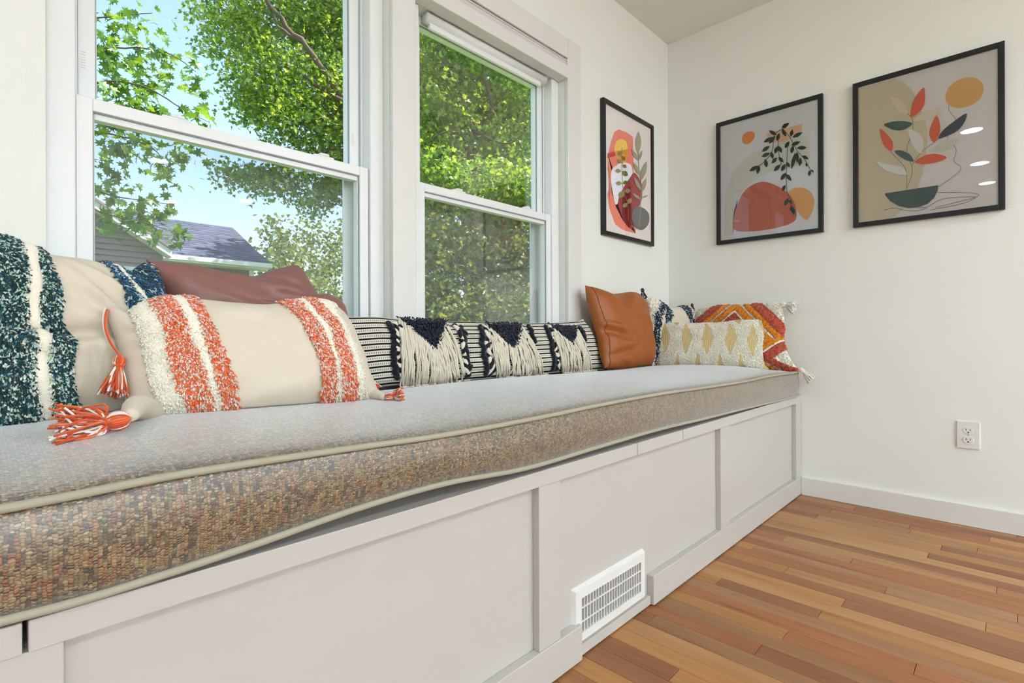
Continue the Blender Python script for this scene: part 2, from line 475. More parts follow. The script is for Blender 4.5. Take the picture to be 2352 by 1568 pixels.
def make_mustard():
    m, n, l, b = new_mat('mustard_stripes')
    uv = n.new('ShaderNodeUVMap'); uv.uv_map = 'UVMap'
    sp = n.new('ShaderNodeSeparateXYZ'); l.new(uv.outputs[0], sp.inputs[0])
    fu = node_math(n, l, 'FRACT', node_math(n, l, 'MULTIPLY', sp.outputs[0], 105.0))
    k = node_math(n, l, 'GREATER_THAN', fu, .5)
    c = ramp(n, l, k, [(0, srgb(150, 114, 36)), (1, srgb(228, 212, 168))], 'LINEAR')
    l.new(c, b.inputs['Base Color']); b.inputs['Roughness'].default_value = .9
    return m
M['mustard'] = make_mustard()

# ------------------------------------------------------------------ room shell
H = 2.475
ZS = 0.72                                   # window opening bottom
ZT = 2.02                                   # window opening top
W1 = (-2.713, -1.885)
W2 = (-1.794, -0.972)
XR, YR = -6.6, -7.6                         # far walls of the open-plan room
wl_ = MB()
wl_.box(XR - .16, W1[0], 0, .16, 0, H)
wl_.box(W1[0], W2[1], 0, .16, 0, ZS)
wl_.box(W1[0], W2[1], 0, .16, ZT, H)
wl_.box(W1[1], W2[0], 0, .16, ZS, ZT)
wl_.box(W2[1], .16, 0, .16, 0, H)
wl_.build('wall_left', M['wall'], kind='structure')
MB().box(0, .16, YR - .16, 0, 0, H).build('wall_right', M['wall'], kind='structure')
MB().box(XR - .16, 0, YR - .16, YR, 0, H).build('wall_back', M['wall'], kind='structure')
MB().box(XR - .16, XR, YR, 0, 0, H).build('wall_far', M['wall'], kind='structure')
MB().box(XR - .16, .16, YR - .16, .16, H, H + .14).build('ceiling', M['ceiling'], kind='structure')

# floor: dark base with a board on top for every strip
fl = MB().box(XR - .16, .16, YR - .16, .16, -.12, -.006).build('floor', M['subfloor'], kind='structure')
PW = 0.0582
PAL = [srgb(*c) for c in ((186, 134, 84), (172, 116, 74), (178, 128, 84), (160, 104, 68), (194, 146, 92), (168, 118, 80),
                          (182, 140, 96), (150, 98, 68), (176, 122, 82), (188, 142, 98))]
DARKRED, BROWN, LIGHT, GOLD, GREY, RUST = (srgb(124, 70, 46), srgb(146, 94, 66), srgb(196, 152, 104), srgb(192, 138, 80), srgb(168, 128, 96), srgb(166, 98, 60))
BUTTS = {0: [(-.838, BROWN, LIGHT)], 6: [(-.811, RUST, LIGHT)], 9: [(-.758, GOLD, GREY)], 11: [(-.901, GOLD, LIGHT)], 15: [(-.77, GOLD, BROWN), (-1.054, BROWN, GOLD)],
         -4: [(-.932, GREY, BROWN)], -2: [(-.862, BROWN, GREY), (-1.143, GREY, RUST)], -3: [(-1.381, RUST, LIGHT)], 1: [(-1.256, LIGHT, BROWN)],
         3: [(-1.228, LIGHT, DARKRED)], 7: [(-1.042, GREY, RUST)], 10: [(-1.164, RUST, GREY)], 13: [(-1.088, GOLD, BROWN)], 21: [(-.726, DARKRED, GREY)],
         20: [(-.987, RUST, BROWN)], 24: [(-.881, DARKRED, GOLD)], 17: [(-1.279, RUST, RUST)], 18: [(-1.016, GOLD, RUST)],
         4: [(-1.7, LIGHT, GREY)], 5: [(-1.6, BROWN, GOLD)], 8: [(-1.5, RUST, GOLD)], 12: [(-1.75, BROWN, GREY)], 14: [(-1.62, LIGHT, BROWN)], 16: [(-1.5, GREY, LIGHT)],
         19: [(-1.4, GREY, GOLD)], 22: [(-1.3, LIGHT, GREY)], 23: [(-1.2, GOLD, GREY)], 25: [(-1.1, BROWN, GREY)], 26: [(-.95, GOLD, RUST)], 2: [(-1.55, GOLD, GREY)]}
def plank(x0, x1, y0, y1, c):
    g, b_ = .0005, .0009
    zt, zm = 0.0, -.0009
    x0 += g; x1 -= g; y0 += g; y1 -= g
    v = [(x0, y0, -.006), (x1, y0, -.006), (x1, y1, -.006), (x0, y1, -.006), (x0, y0, zm), (x1, y0, zm), (x1, y1, zm), (x0, y1, zm),
         (x0 + b_, y0 + b_, zt), (x1 - b_, y0 + b_, zt), (x1 - b_, y1 - b_, zt), (x0 + b_, y1 - b_, zt)]
    f = [(0, 3, 2, 1), (8, 9, 10, 11)] + [(i, (i + 1) % 4, 4 + (i + 1) % 4, 4 + i) for i in range(4)] + [(4 + i, 4 + (i + 1) % 4, 8 + (i + 1) % 4, 8 + i) for i in range(4)]
    o = MB().add(v, f).build('plank', M['wood'], fl)
    k = random.uniform(.93, 1.07)
    k *= .86
    mean = srgb(180, 130, 86); c = [q * .58 + w_ * .42 for q, w_ in zip(c, mean)]
    o.color = (c[0] * k, c[1] * k * .97, c[2] * k * .9, 1)
    return o
YB, YE = -.66, -2.9
for nrow in range(-5, 42):
    xc = -.302 - PW * nrow
    x0, x1 = xc - PW / 2, min(xc + PW / 2, -.001)
    cuts = BUTTS.get(nrow)
    if not cuts:
        cuts = [(random.uniform(-1.1, -2.2), random.choice(PAL), random.choice(PAL))]
    y = YB
    cols = [cuts[0][1]] + [c[2] for c in cuts]
    ys = [YB] + [c[0] for c in cuts] + [YE]
    if ys[-2] - YE > 1.0:
        ys.insert(-1, ys[-2] - random.uniform(.45, .8)); cols.append(random.choice(PAL))
    for a, b2, c in zip(ys[:-1], ys[1:], cols):
        plank(x0, x1, b2, a, c)
# the boards out of view, joined
rest = MB()
for nrow in range(-5, 108):
    xc = -.302 - PW * nrow
    if xc < XR + .03: break
    x1 = min(xc + PW / 2, -.001)
    rest.box(xc - PW / 2 + .0005, x1 - .0005, YR, YE if nrow < 42 else -.66, -.006, 0, col=random.choice(PAL))
ro = rest.build('far_planks', attr_mat('far_wood', .4, 0, .35), fl, kind='stuff')

# baseboards
MB().box(-.014, 0, YR, -.700, 0, .088, bev=.003).build('baseboard_right', M['white'], kind='structure')
MB().box(XR, 0, YR, YR + .014, 0, .088, bev=.003).build('baseboard_back', M['white'], kind='structure')
MB().box(XR, XR + .014, YR + .014, 0, 0, .088, bev=.003).build('baseboard_far', M['white'], kind='structure')

# casings
MB().box(W1[1], W2[0], -.02, 0, ZS, ZT, bev=.004).build('trim_1', M['white'], kind='structure')
MB().box(W2[1], -.876, -.02, 0, ZS - .02, ZT + .09, bev=.004).build('trim_2', M['white'], kind='structure')
MB().box(W1[0] - .02, W2[1], -.02, 0, ZT, ZT + .09, bev=.004).build('trim_3', M['white'], kind='structure')
MB().box(W1[0] - .03, -.86, -.03, 0, ZS - .022, ZS, bev=.004).build('trim_4', M['white'], kind='structure')

# ------------------------------------------------------------------ windows
def ring(mb, x0, x1, z0, z1, y0, y1, t, tb=None, tt=None, mi=0, bev=.002):
    tb = t if tb is None else tb; tt = t if tt is None else tt
    mb.box(x0, x0 + t, y0, y1, z0, z1, mi, bev=bev); mb.box(x1 - t, x1, y0, y1, z0, z1, mi, bev=bev)
    mb.box(x0 + t, x1 - t, y0, y1, z1 - tt, z1, mi, bev=bev); mb.box(x0 + t, x1 - t, y0, y1, z0, z0 + tb, mi, bev=bev)
def sash(name, x0, x1, z0, z1, y0, y1, face, bead, parent, tb=None, tt=None, bead_top=.005):
    m = MB()
    ring(m, x0, x1, z0, z1, y0, y1, face, tb, tt)
    o = m.build(name, M['vinyl'], parent)
    tb = face if tb is None else tb; tt = face if tt is None else tt
    g = MB()
    ring(g, x0 + face - .001, x1 - face + .001, z0 + tb - .001, z1 - tt + .001, y0 + .005, y0 + .012, .003, mi=0, bev=0)
    g.build('gasket', M['gasket'], o)
    b = MB()
    ring(b, x0 + face - .001, x1 - face + .001, z0 + tb - .001, z1 - tt + .001, y0 + .010, y1 + .002, bead, bead, bead_top, mi=0, bev=.001)
    b.build('glazing_bead', M['vinyl'], o)
    k = face + bead - .003; ym = (y0 + y1) / 2 + .006
    MB().box(x0 + k, x1 - k, ym - .002, ym + .002, z0 + tb + bead - .003, z1 - tt - bead + .003).build('pane', M['glass'], o)
    return o
def window(idx, L, R, s0, s1, head):
    root = empty('window_%d' % idx, ((L + R) / 2, .08, ZS), kind='structure')
    fr = MB()
    fr.box(L, L + .052, .035, .15, ZS, ZT, bev=.003); fr.box(R - .048, R, .035, .15, ZS, ZT, bev=.003)
    fr.box(L + .052, R - .048, .035, .15, head, ZT, bev=.004); fr.box(L + .052, R - .048, .035, .15, ZS, ZS + .03, bev=.003)
    fr.build('window_frame', M['vinyl'], root)
    st = MB()
    st.box(L + .052, L + .060, .080, .085, ZS + .03, head, bev=.001); st.box(R - .056, R - .048, .080, .085, ZS + .03, head, bev=.001)
    st.build('parting_stop', M['vinyl'], root)
    sash('lower_sash', s0, s1, ZS + .03, 1.322, .045, .078, .030, .005, root, tb=.05, tt=.029, bead_top=.017)
    sash('upper_sash', s0 + .008, s1 - .010, 1.300, head, .086, .120, .032, .005, root, tb=.022, tt=.032)
    for fx in (.27, .80):
        lk = MB(); xc = s0 + (s1 - s0) * fx
        lk.box(xc - .032, xc + .032, .05, .078, 1.322, 1.329, bev=.003); lk.box(xc - .012, xc + .018, .052, .074, 1.329, 1.337, bev=.003)
        lk.build('sash_lock', M['vinyl'], root)
    for xx in (s0 + .018, s1 - .03):
        q = MB(); 
        for k in range(7): q.box(xx - .004, xx + .004, .0842, .087, 1.40 + k * .006, 1.4035 + k * .006)
        q.build('tilt_latch_ribs', M['vinyl'], root)
    sf = MB(); ring(sf, s0 + .004, s1 - .004, ZS + .02, 1.318, .126, .138, .038, .03, .022, bev=.002)
    so = sf.build('screen_frame', M['vinyl'], root)
    sc = MB(); sc.add([(s0 + .03, .133, ZS + .04), (s1 - .03, .133, ZS + .04), (s1 - .03, .133, 1.30), (s0 + .03, .133, 1.30)], [(0, 1, 2, 3)])
    sc.build('insect_screen', M['screen'], so)
    return root
window(1, *W1, -2.660, -1.935, 1.95)
window(2, *W2, -1.742, -1.018, 1.935)

# roller shade inside the right window's head
sh = empty('roller_shade', (-1.383, 0, 1.93), 'white roller shade cassette across the top of the right hand window', 'shade')
MB().box(W2[0] + .004, W2[1] - .004, -.022, .034, 1.929, 1.985, bev=.004).build('fascia', M['white'], sh)
c_ = MB(); c_.box(W2[0] + .004, W2[1] - .004, -.014, .034, 1.986, 2.016, bev=.003)
c_.box(W2[0] + .004, W2[1] - .004, -.017, -.014, 2.006, 2.012)
c_.build('head_rail', M['tinted'], sh)
MB().box(W2[1] - .004, W2[1] - .001, -.021, .034, 1.926, 2.016).build('end_cap', M['vinyl'], sh)
MB().tube([(-1.70, .055, 1.915), (-1.05, .055, 1.915)], .020, 16).build('fabric_roll', M['shade'], sh)
hb = MB(); hb.box(-1.690, -1.085, .040, .056, 1.874, 1.893, bev=.006); hb.box(-1.690, -1.085, .046, .050, 1.893, 1.905)
hb.build('hem_bar', M['vinyl'], sh)

# ------------------------------------------------------------------ recessed downlights
def emit(name, col, s):
    m, n, l, b = new_mat(name)
    b.inputs['Base Color'].default_value = (*col, 1)
    b.inputs['Emission Color'].default_value = (*col, 1); b.inputs['Emission Strength'].default_value = s
    return m
M['lamp'] = emit('lamp_diffuser', LAMP_COL, 10.0)
lamp_pos = [(-2.97, -1.205), (-4.14, -1.215), (-5.10, -1.244),
            (-.75, -3.3), (-1.9, -3.3), (-3.2, -3.3), (-4.5, -3.3), (-5.8, -3.3),
            (-.45, -5.3), (-1.1, -5.98), (-2.6, -5.5), (-4.1, -5.5), (-5.6, -5.5), (-1.57, -4.30)]
for i, (x, y) in enumerate(lamp_pos):
    row = 0 if y > -2 else 1 if y > -4 else 2 if y > -5 else 3
    rank = sorted([q for q in lamp_pos if (0 if q[1] > -2 else 1 if q[1] > -4 else 2 if q[1] > -5 else 3) == row], reverse=True).index((x, y))
    t = empty('recessed_downlight', (x, y, H), 'white recessed downlight, %s from the right in the %s' % (('first', 'second', 'third', 'fourth', 'fifth')[rank], ('row nearest the windows', 'second row from the windows', 'lone spot between the middle rows', 'row farthest from the windows')[row]), 'light', 'recessed ceiling downlights')
    tr = MB()
    tr.tube([(x, y, H + .0), (x, y, H - .006)], [.088, .082], 28)
    tr.build('trim_ring', M['plastic'], t)
    d = MB().disc((x, y, H - .0075), .068, (0, 0, -1), 28)
    d.build('diffuser', M['lamp'], t)
    ld = bpy.data.lights.new('downlight_lamp', 'AREA'); ld.shape = 'DISK'; ld.size = .14; ld.energy = LAMP_W * (.16 if i < 3 else 2.5 if x > -1.3 else .6); ld.color = LAMP_COL
    lo = bpy.data.objects.new('downlight_lamp', ld); COL.objects.link(lo)
    lo.parent = t; lo.location = (0, 0, -.010)

# added fill lamps: glowing globes unseen behind the viewer, evening out the room light
M['globe'] = emit('fill_globe_glow', LAMP_COL, FILL_W / (4 * math.pi ** 2 * .08 ** 2))
for i, (x, y) in enumerate(((-2.70, -6.9), (-3.6, -6.9), (-4.8, -6.9))):
    t = empty('fill_globe', (x, y, 2.12), 'added opal fill globe in the room behind the viewer, ' + ('nearest the right wall', 'middle one of three', 'farthest from the right wall')[i], 'light', 'added fill globes')
    m = MB(); NS_, NR_ = 20, 12
    V = [(x, y, 2.12 - .08)] + [(x + .08 * math.sin(math.pi * i2 / NR_) * math.cos(2 * math.pi * j / NS_), y + .08 * math.sin(math.pi * i2 / NR_) * math.sin(2 * math.pi * j / NS_), 2.12 - .08 * math.cos(math.pi * i2 / NR_)) for i2 in range(1, NR_) for j in range(NS_)] + [(x, y, 2.12 + .08)]
    F = [(0, 1 + (j + 1) % NS_, 1 + j) for j in range(NS_)] + [(1 + i2 * NS_ + j, 1 + i2 * NS_ + (j + 1) % NS_, 1 + (i2 + 1) * NS_ + (j + 1) % NS_, 1 + (i2 + 1) * NS_ + j) for i2 in range(NR_ - 2) for j in range(NS_)]
    b_ = 1 + (NR_ - 2) * NS_
    F += [(b_ + j, b_ + (j + 1) % NS_, len(V) - 1) for j in range(NS_)]
    m.add(V, F, 0, None, True); m.build('globe', M['globe'], t)
    MB().tube([(x, y, 2.20), (x, y, H)], .004, 8).build('cord', M['frame'], t)
    MB().tube([(x, y, H), (x, y, H - .025)], [.06, .055], 20).build('canopy', M['plastic'], t)

# ------------------------------------------------------------------ bench
YF = -.697
BX0 = -3.6
bench = empty('window_bench', (-1.8, -.35, 0), 'white built-in window bench with recessed shaker panels under the tweed cushion', 'bench')
MB().box(BX0, -.004, YF + .019, YF + .031, .0, .452).build('panel', M['bench'], bench)
MB().box(BX0, -.004, -.03, -.012, 0, .452).build('back_panel', M['bench'], bench)
for (a, b) in ((-.080, -.004), (-.974, -.891), (-1.959, -1.884), (-2.834, -2.751)):
    MB().box(a, b, YF, YF + .019, .088, .452, bev=.0015).build('stile', M['bench'], bench)
for (a, b) in ((-1.460, -.004), (BX0, -1.805)):
    MB().box(a, b, YF - .003, YF + .019, .004, .088, bev=.002).build('bottom_rail', M['bench'], bench)
MB().box(-1.805, -1.460, YF + .008, YF + .019, .004, .03, bev=.001).build('toe_strip', M['bench'], bench)
for (a, b) in ((BX0, -2.7845), (-2.7800, -1.5505), (-1.5475, -1.2765), (-1.2735, -.0290), (-.0275, -.002)):
    MB().box(a, b, YF - .004, -.03, .452, .486, bev=.0015).build('lid', M['bench'], bench)

# vent register
VX0, VX1, VZ0, VZ1, VY = -1.822, -1.486, .033, .171, YF + .019
reg = empty('vent_register', (-1.65, VY, .033), 'white louvred air register set into the bench base above the floor', 'vent')
V_F = .011
v = MB()
ox0, ox1, oz0, oz1 = VX0 + .030, VX1 - .026, VZ0 + .026, VZ1 - .028
def bevel_ring(mb, x0, x1, z0, z1, i0, i1, j0, j1, yb, yf, bv):
    o = [(x0, z0), (x1, z0), (x1, z1), (x0, z1)]
    o2 = [(x0 + bv, z0 + bv), (x1 - bv, z0 + bv), (x1 - bv, z1 - bv), (x0 + bv, z1 - bv)]
    i = [(i0, j0), (i1, j0), (i1, j1), (i0, j1)]
    V = [(a, yb, b) for a, b in o] + [(a, yf, b) for a, b in o2] + [(a, yf, b) for a, b in i] + [(a, yb, b) for a, b in i]
    F = []
    for s in (0, 4, 8):
        for k in range(4):
            F.append((s + k, s + (k + 1) % 4, s + 4 + (k + 1) % 4, s + 4 + k))
    mb.add(V, F)
bevel_ring(v, VX0, VX1, VZ0, VZ1, ox0, ox1, oz0, oz1, VY, VY - V_F, .006)
v.build('register_frame', M['plastic'], reg)
MB().box(ox0, ox1, VY - .001, VY + .0, oz0, oz1).build('duct_opening', M['dark'], reg)
NSL = 23
slat_mesh = MB().box(-.0012, .0012, 0, .009, oz0, oz1).mesh('slat', M['plastic'])
for k in range(1, NSL):
    o = bpy.data.objects.new('slat', slat_mesh); COL.objects.link(o); o.parent = reg
    o.location = Vector((ox0 + (ox1 - ox0) * k / NSL, VY - V_F + .001, 0)) - reg.location
for zz in (.30, .70):
    z = oz0 + (oz1 - oz0) * zz
    MB().box(ox0, ox1, VY - V_F + .0015, VY - V_F + .005, z - .0017, z + .0017).build('cross_bar', M['plastic'], reg)

# outlet
oy0, oy1, ozb, ozt = -1.351, -1.278, .314, .426
ot = empty('wall_outlet', (0, (oy0 + oy1) / 2, ozb), 'white duplex power outlet on the right wall above the baseboard', 'outlet')
MB().box(-.006, 0, oy0, oy1, ozb, ozt, bev=.003).build('cover_plate', M['plastic'], ot)
ycn = (oy0 + oy1) / 2
for zc in (.3895, .3505):
    r_ = MB(); pts = []
    for k in range(28):
        a = 2 * math.pi * k / 28
        pts.append((.0170 * math.cos(a), max(-.0142, min(.0142, .0170 * math.sin(a)))))
    V = [(-.0060, ycn + p, zc + q) for p, q in pts] + [(-.0080, ycn + p * .96, zc + q * .96) for p, q in pts]
    n_ = len(pts)
    r_.add(V, [tuple(range(n_, 2 * n_))] + [(k, (k + 1) % n_, n_ + (k + 1) % n_, n_ + k) for k in range(n_)])
    ro_ = r_.build('receptacle', M['plastic'], ot)
    s_ = MB(); s_.box(-.0083, -.0079, ycn + .0053, ycn + .0073, zc - .001, zc + .0075); s_.box(-.0083, -.0079, ycn - .0073, ycn - .0055, zc - .001, zc + .006)
    s_.disc((-.0083, ycn, zc - .0078), .0027, (-1, 0, 0), 12)
    s_.build('slots', M['dark'], ro_)
MB().disc((-.0066, ycn, .370), .0022, (-1, 0, 0), 14).build('screw', M['metal'], ot)

# ------------------------------------------------------------------ seat cushion
CXK = np.array([-3.55, -2.80, -2.747, -2.671, -2.546, -2.417, -2.248, -2.02, -1.75, -1.47, -1.1, -.812, -.45, -.20, -.076, -.03])
CTK = np.array([.607, .609, .610, .613, .612, .609, .604, .604, .609, .611, .606, .603, .606, .603, .600, .594])
CBK = np.array([.497, .497, .495, .497, .504, .514, .518, .505, .508, .511, .505, .502, .496, .493, .492, .494])
def smooth_interp(x, xs, ys):
    i = np.clip(np.searchsorted(xs, x) - 1, 0, len(xs) - 2)
    t = np.clip((x - xs[i]) / (xs[i + 1] - xs[i]), 0, 1)
    m = np.gradient(ys, xs)
    h = xs[i + 1] - xs[i]
    return (2*t**3-3*t**2+1)*ys[i] + (t**3-2*t**2+t)*h*m[i] + (-2*t**3+3*t**2)*ys[i+1] + (t**3-t**2)*h*m[i+1]
def seat_z(x, y):
    zt = smooth_interp(np.asarray(x, float), CXK, CTK)
    t = np.clip((np.asarray(y, float) + .705) / .69, 0, 1)
    crown = .030 * np.clip(np.sin(np.pi * np.clip(t, 0, 1)) , 0, 1) ** .55
    return zt + crown * np.clip((-.02 - np.asarray(x, float)) / .25, .25, 1)
def make_cushion():
    root = empty('seat_cushion', (-1.8, -.35, .49), 'long tweed bench cushion with grey piping lying on the white window bench', 'cushion')
    xs = np.concatenate([np.linspace(-3.55, -.12, 150), np.linspace(-.10, -.022, 14)])
    prof = []
    yf = -.705
    nt, nf = 26, 9
    V = []; UV = []
    for x in xs:
        zt = float(smooth_interp(x, CXK, CTK)); zb = float(smooth_interp(x, CXK, CBK))
        rr = max(0.0, (x + .10) / .078); sh_ = .035 * rr * rr
        ring_ = []
        for k in range(nf + 1):                       # front, bottom to top
            t = k / nf
            ring_.append((yf + sh_ - .010 * math.sin(math.pi * t) , zb + (zt - zb) * t))
        for k in range(1, nt + 1):
            t = k / nt
            y = yf + sh_ + (-.016 - yf - sh_) * t
            ring_.append((y, float(seat_z(x, y))))
        ring_.append((-.014, zb + .03)); ring_.append((-.02, max(zb, .493)))
        s = 0; pr = None
        for (y, z) in ring_:
            if pr: s += math.hypot(y - pr[0], z - pr[1])
            pr = (y, z)
            V.append((x, y, z)); UV.append((x + 5, s))
    k = len(ring_); F = []
    for i in range(len(xs) - 1):
        for j in range(k):
            j2 = (j + 1) % k
            F.append((i * k + j, (i + 1) * k + j, (i + 1) * k + j2, i * k + j2))
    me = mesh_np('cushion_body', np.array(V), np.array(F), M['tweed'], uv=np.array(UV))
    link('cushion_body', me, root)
    # end caps
    e = MB(); last = (len(xs) - 1) * k
    e.add([V[last + j] for j in range(k)], [tuple(range(k))])
    e.build('end_panel', M['tweed'], root)
    for nm, top in (('top_piping', 1), ('bottom_piping', 0)):
        pts = []
        for x in np.linspace(-3.55, -.06, 160):
            rr = max(0.0, (x + .10) / .078); sh_ = .035 * rr * rr
            z = float(smooth_interp(x, CXK, CTK if top else CBK))
            pts.append((x, yf - .003 + sh_, z + (.001 if top else -.0005)))
        for t in np.linspace(.1, 1, 10):
            pts.append((-.06 + .038 * math.sin(t * math.pi / 2), yf + .006 + .08 * t ** 2, (float(seat_z(-.03, yf + .08 * t ** 2)) + .001) if top else .4935))
        MB().tube(pts, .0052, 8).build(nm, M['piping'], root)
    return root
make_cushion()

# ------------------------------------------------------------------ pictures
def crom(P, closed, n=6):
    P = np.array(P, float); m = len(P); out = []
    rngi = range(m) if closed else range(m - 1)
    for i in rngi:
        p1, p2 = P[i], P[(i + 1) % m]
        p0 = P[(i - 1) % m] if (closed or i > 0) else 2 * p1 - p2
        p3 = P[(i + 2) % m] if (closed or i < m - 2) else 2 * p2 - p1
        for k in range(n):
            t = k / n
            out.append(.5 * ((2*p1) + (-p0+p2)*t + (2*p0-5*p1+4*p2-p3)*t*t + (-p0+3*p1-3*p2+p3)*t**3))
    if not closed: out.append(P[-1])
    return np.array(out)
class Art:
    """Flat print: every shape is a polygon lying on the paper."""
    def __init__(s, fn, nrm):
        s.fn = fn; s.n = np.array(nrm, float); s.mb = MB(); s.k = 0
    def poly(s, pts, col, smooth=True, n=5):
        col = tuple(min(.98, q * 1.28) for q in col)
        P = crom(pts, True, n) if smooth else np.array(pts, float)
        s.k += 1
        off = s.n * (.00012 * s.k)
        V = [s.fn(*p) + off for p in P]
        bm = bmesh.new()
        vs = [bm.verts.new(v) for v in V]
        try:
            f = bm.faces.new(vs)
            bmesh.ops.triangulate(bm, faces=[f])
        except ValueError:
            pass
        bm.verts.index_update()
        s.mb.add([v.co[:] for v in bm.verts], [[v.index for v in f.verts] for f in bm.faces], 0, col)
        bm.free()
    def leaf(s, a, b, w, col):
        a = np.array(a, float); b = np.array(b, float); d = b - a; nn = np.array([-d[1], d[0]])
        pts = []
        for t, k in ((0, 0), (.2, .62), (.45, 1), (.7, .78), (.9, .3), (1, 0)): pts.append(a + d * t + nn * w * k)
        for t, k in ((.9, .3), (.7, .78), (.45, 1), (.2, .62)): pts.append(a + d * t - nn * w * k)
        s.poly(pts, col, False)
    def line(s, pts, wd, col):
        P = crom(pts, False, 6); T = np.gradient(P, axis=0); T /= np.linalg.norm(T, axis=1)[:, None] + 1e-9
        N = np.stack([-T[:, 1], T[:, 0]], 1) * wd / 2
        s.k += 1; off = s.n * (.00012 * s.k)
        L = [s.fn(*p) + off for p in P + N]; R_ = [s.fn(*p) + off for p in P - N]; m = len(P)
        s.mb.add(L + R_, [(i, i + 1, m + i + 1, m + i) for i in range(m - 1)], 0, col)
def picture(name, label, wall, a0, a1, z0, z1, fw, paper_col, zo, zs, draw):
    """wall 'x': hangs on x=0 and spans a0..a1 in y; wall 'y': hangs on y=0 and spans a0..a1 in x."""
    D = .022
    if wall == 'x':
        P = lambda a, d, z: (-d, a, z); nrm = (-1, 0, 0)
    else:
        P = lambda a, d, z: (a, -d, z); nrm = (0, -1, 0)
    c = P((a0 + a1) / 2, 0, z0)
    root = empty(name, c, label, 'picture', 'framed botanical prints')
    m = MB()
    def bx(b0, b1, d0, d1, y0, y1, bev=.0015):
        p, q = P(b0, d0, y0), P(b1, d1, y1)
        m.box(p[0], q[0], p[1], q[1], p[2], q[2], bev=bev)
    bx(a0, a0 + fw, .001, D, z0, z1); bx(a1 - fw, a1, .001, D, z0, z1)
    bx(a0 + fw, a1 - fw, .001, D, z0, z0 + fw); bx(a0 + fw, a1 - fw, .001, D, z1 - fw, z1)
    m.build('frame', M['frame'], root)
    pd = .012
    q = MB(); p0, p1 = P(a0 + fw * .5, .002, z0 + fw * .5), P(a1 - fw * .5, pd, z1 - fw * .5)
    q.box(p0[0], p1[0], p0[1], p1[1], p0[2], p1[2], col=paper_col)
    pr = q.build('print', M['print'], root)
    fn = (lambda X, Y: on_x(zo[0] + X / zs, zo[1] + Y / zs, -pd - .0003)) if wall == 'x' else (lambda X, Y: on_y(zo[0] + X / zs, zo[1] + Y / zs, -pd - .0003))
    A = Art(fn, nrm); draw(A)
    # keep the ink inside the mount opening
    lo, hi = a0 + fw - .001, a1 - fw + .001
    ax = 1 if wall == 'x' else 0
    for i, v_ in enumerate(A.mb.v):
        v_ = list(v_); v_[ax] = min(max(v_[ax], lo), hi); v_[2] = min(max(v_[2], z0 + fw - .001), z1 - fw + .001); A.mb.v[i] = tuple(v_)
    A.mb.build('printed_design', M['print'], pr)
    g = MB(); gd = .0172
    g.add([P(a0 + fw * .6, gd, z0 + fw * .6), P(a1 - fw * .6, gd, z0 + fw * .6), P(a1 - fw * .6, gd, z1 - fw * .6), P(a0 + fw * .6, gd, z1 - fw * .6)], [(0, 1, 2, 3) if wall == 'y' else (3, 2, 1, 0)])
    g.build('glass', M['pic_glass'], root)
    return root
S = srgb
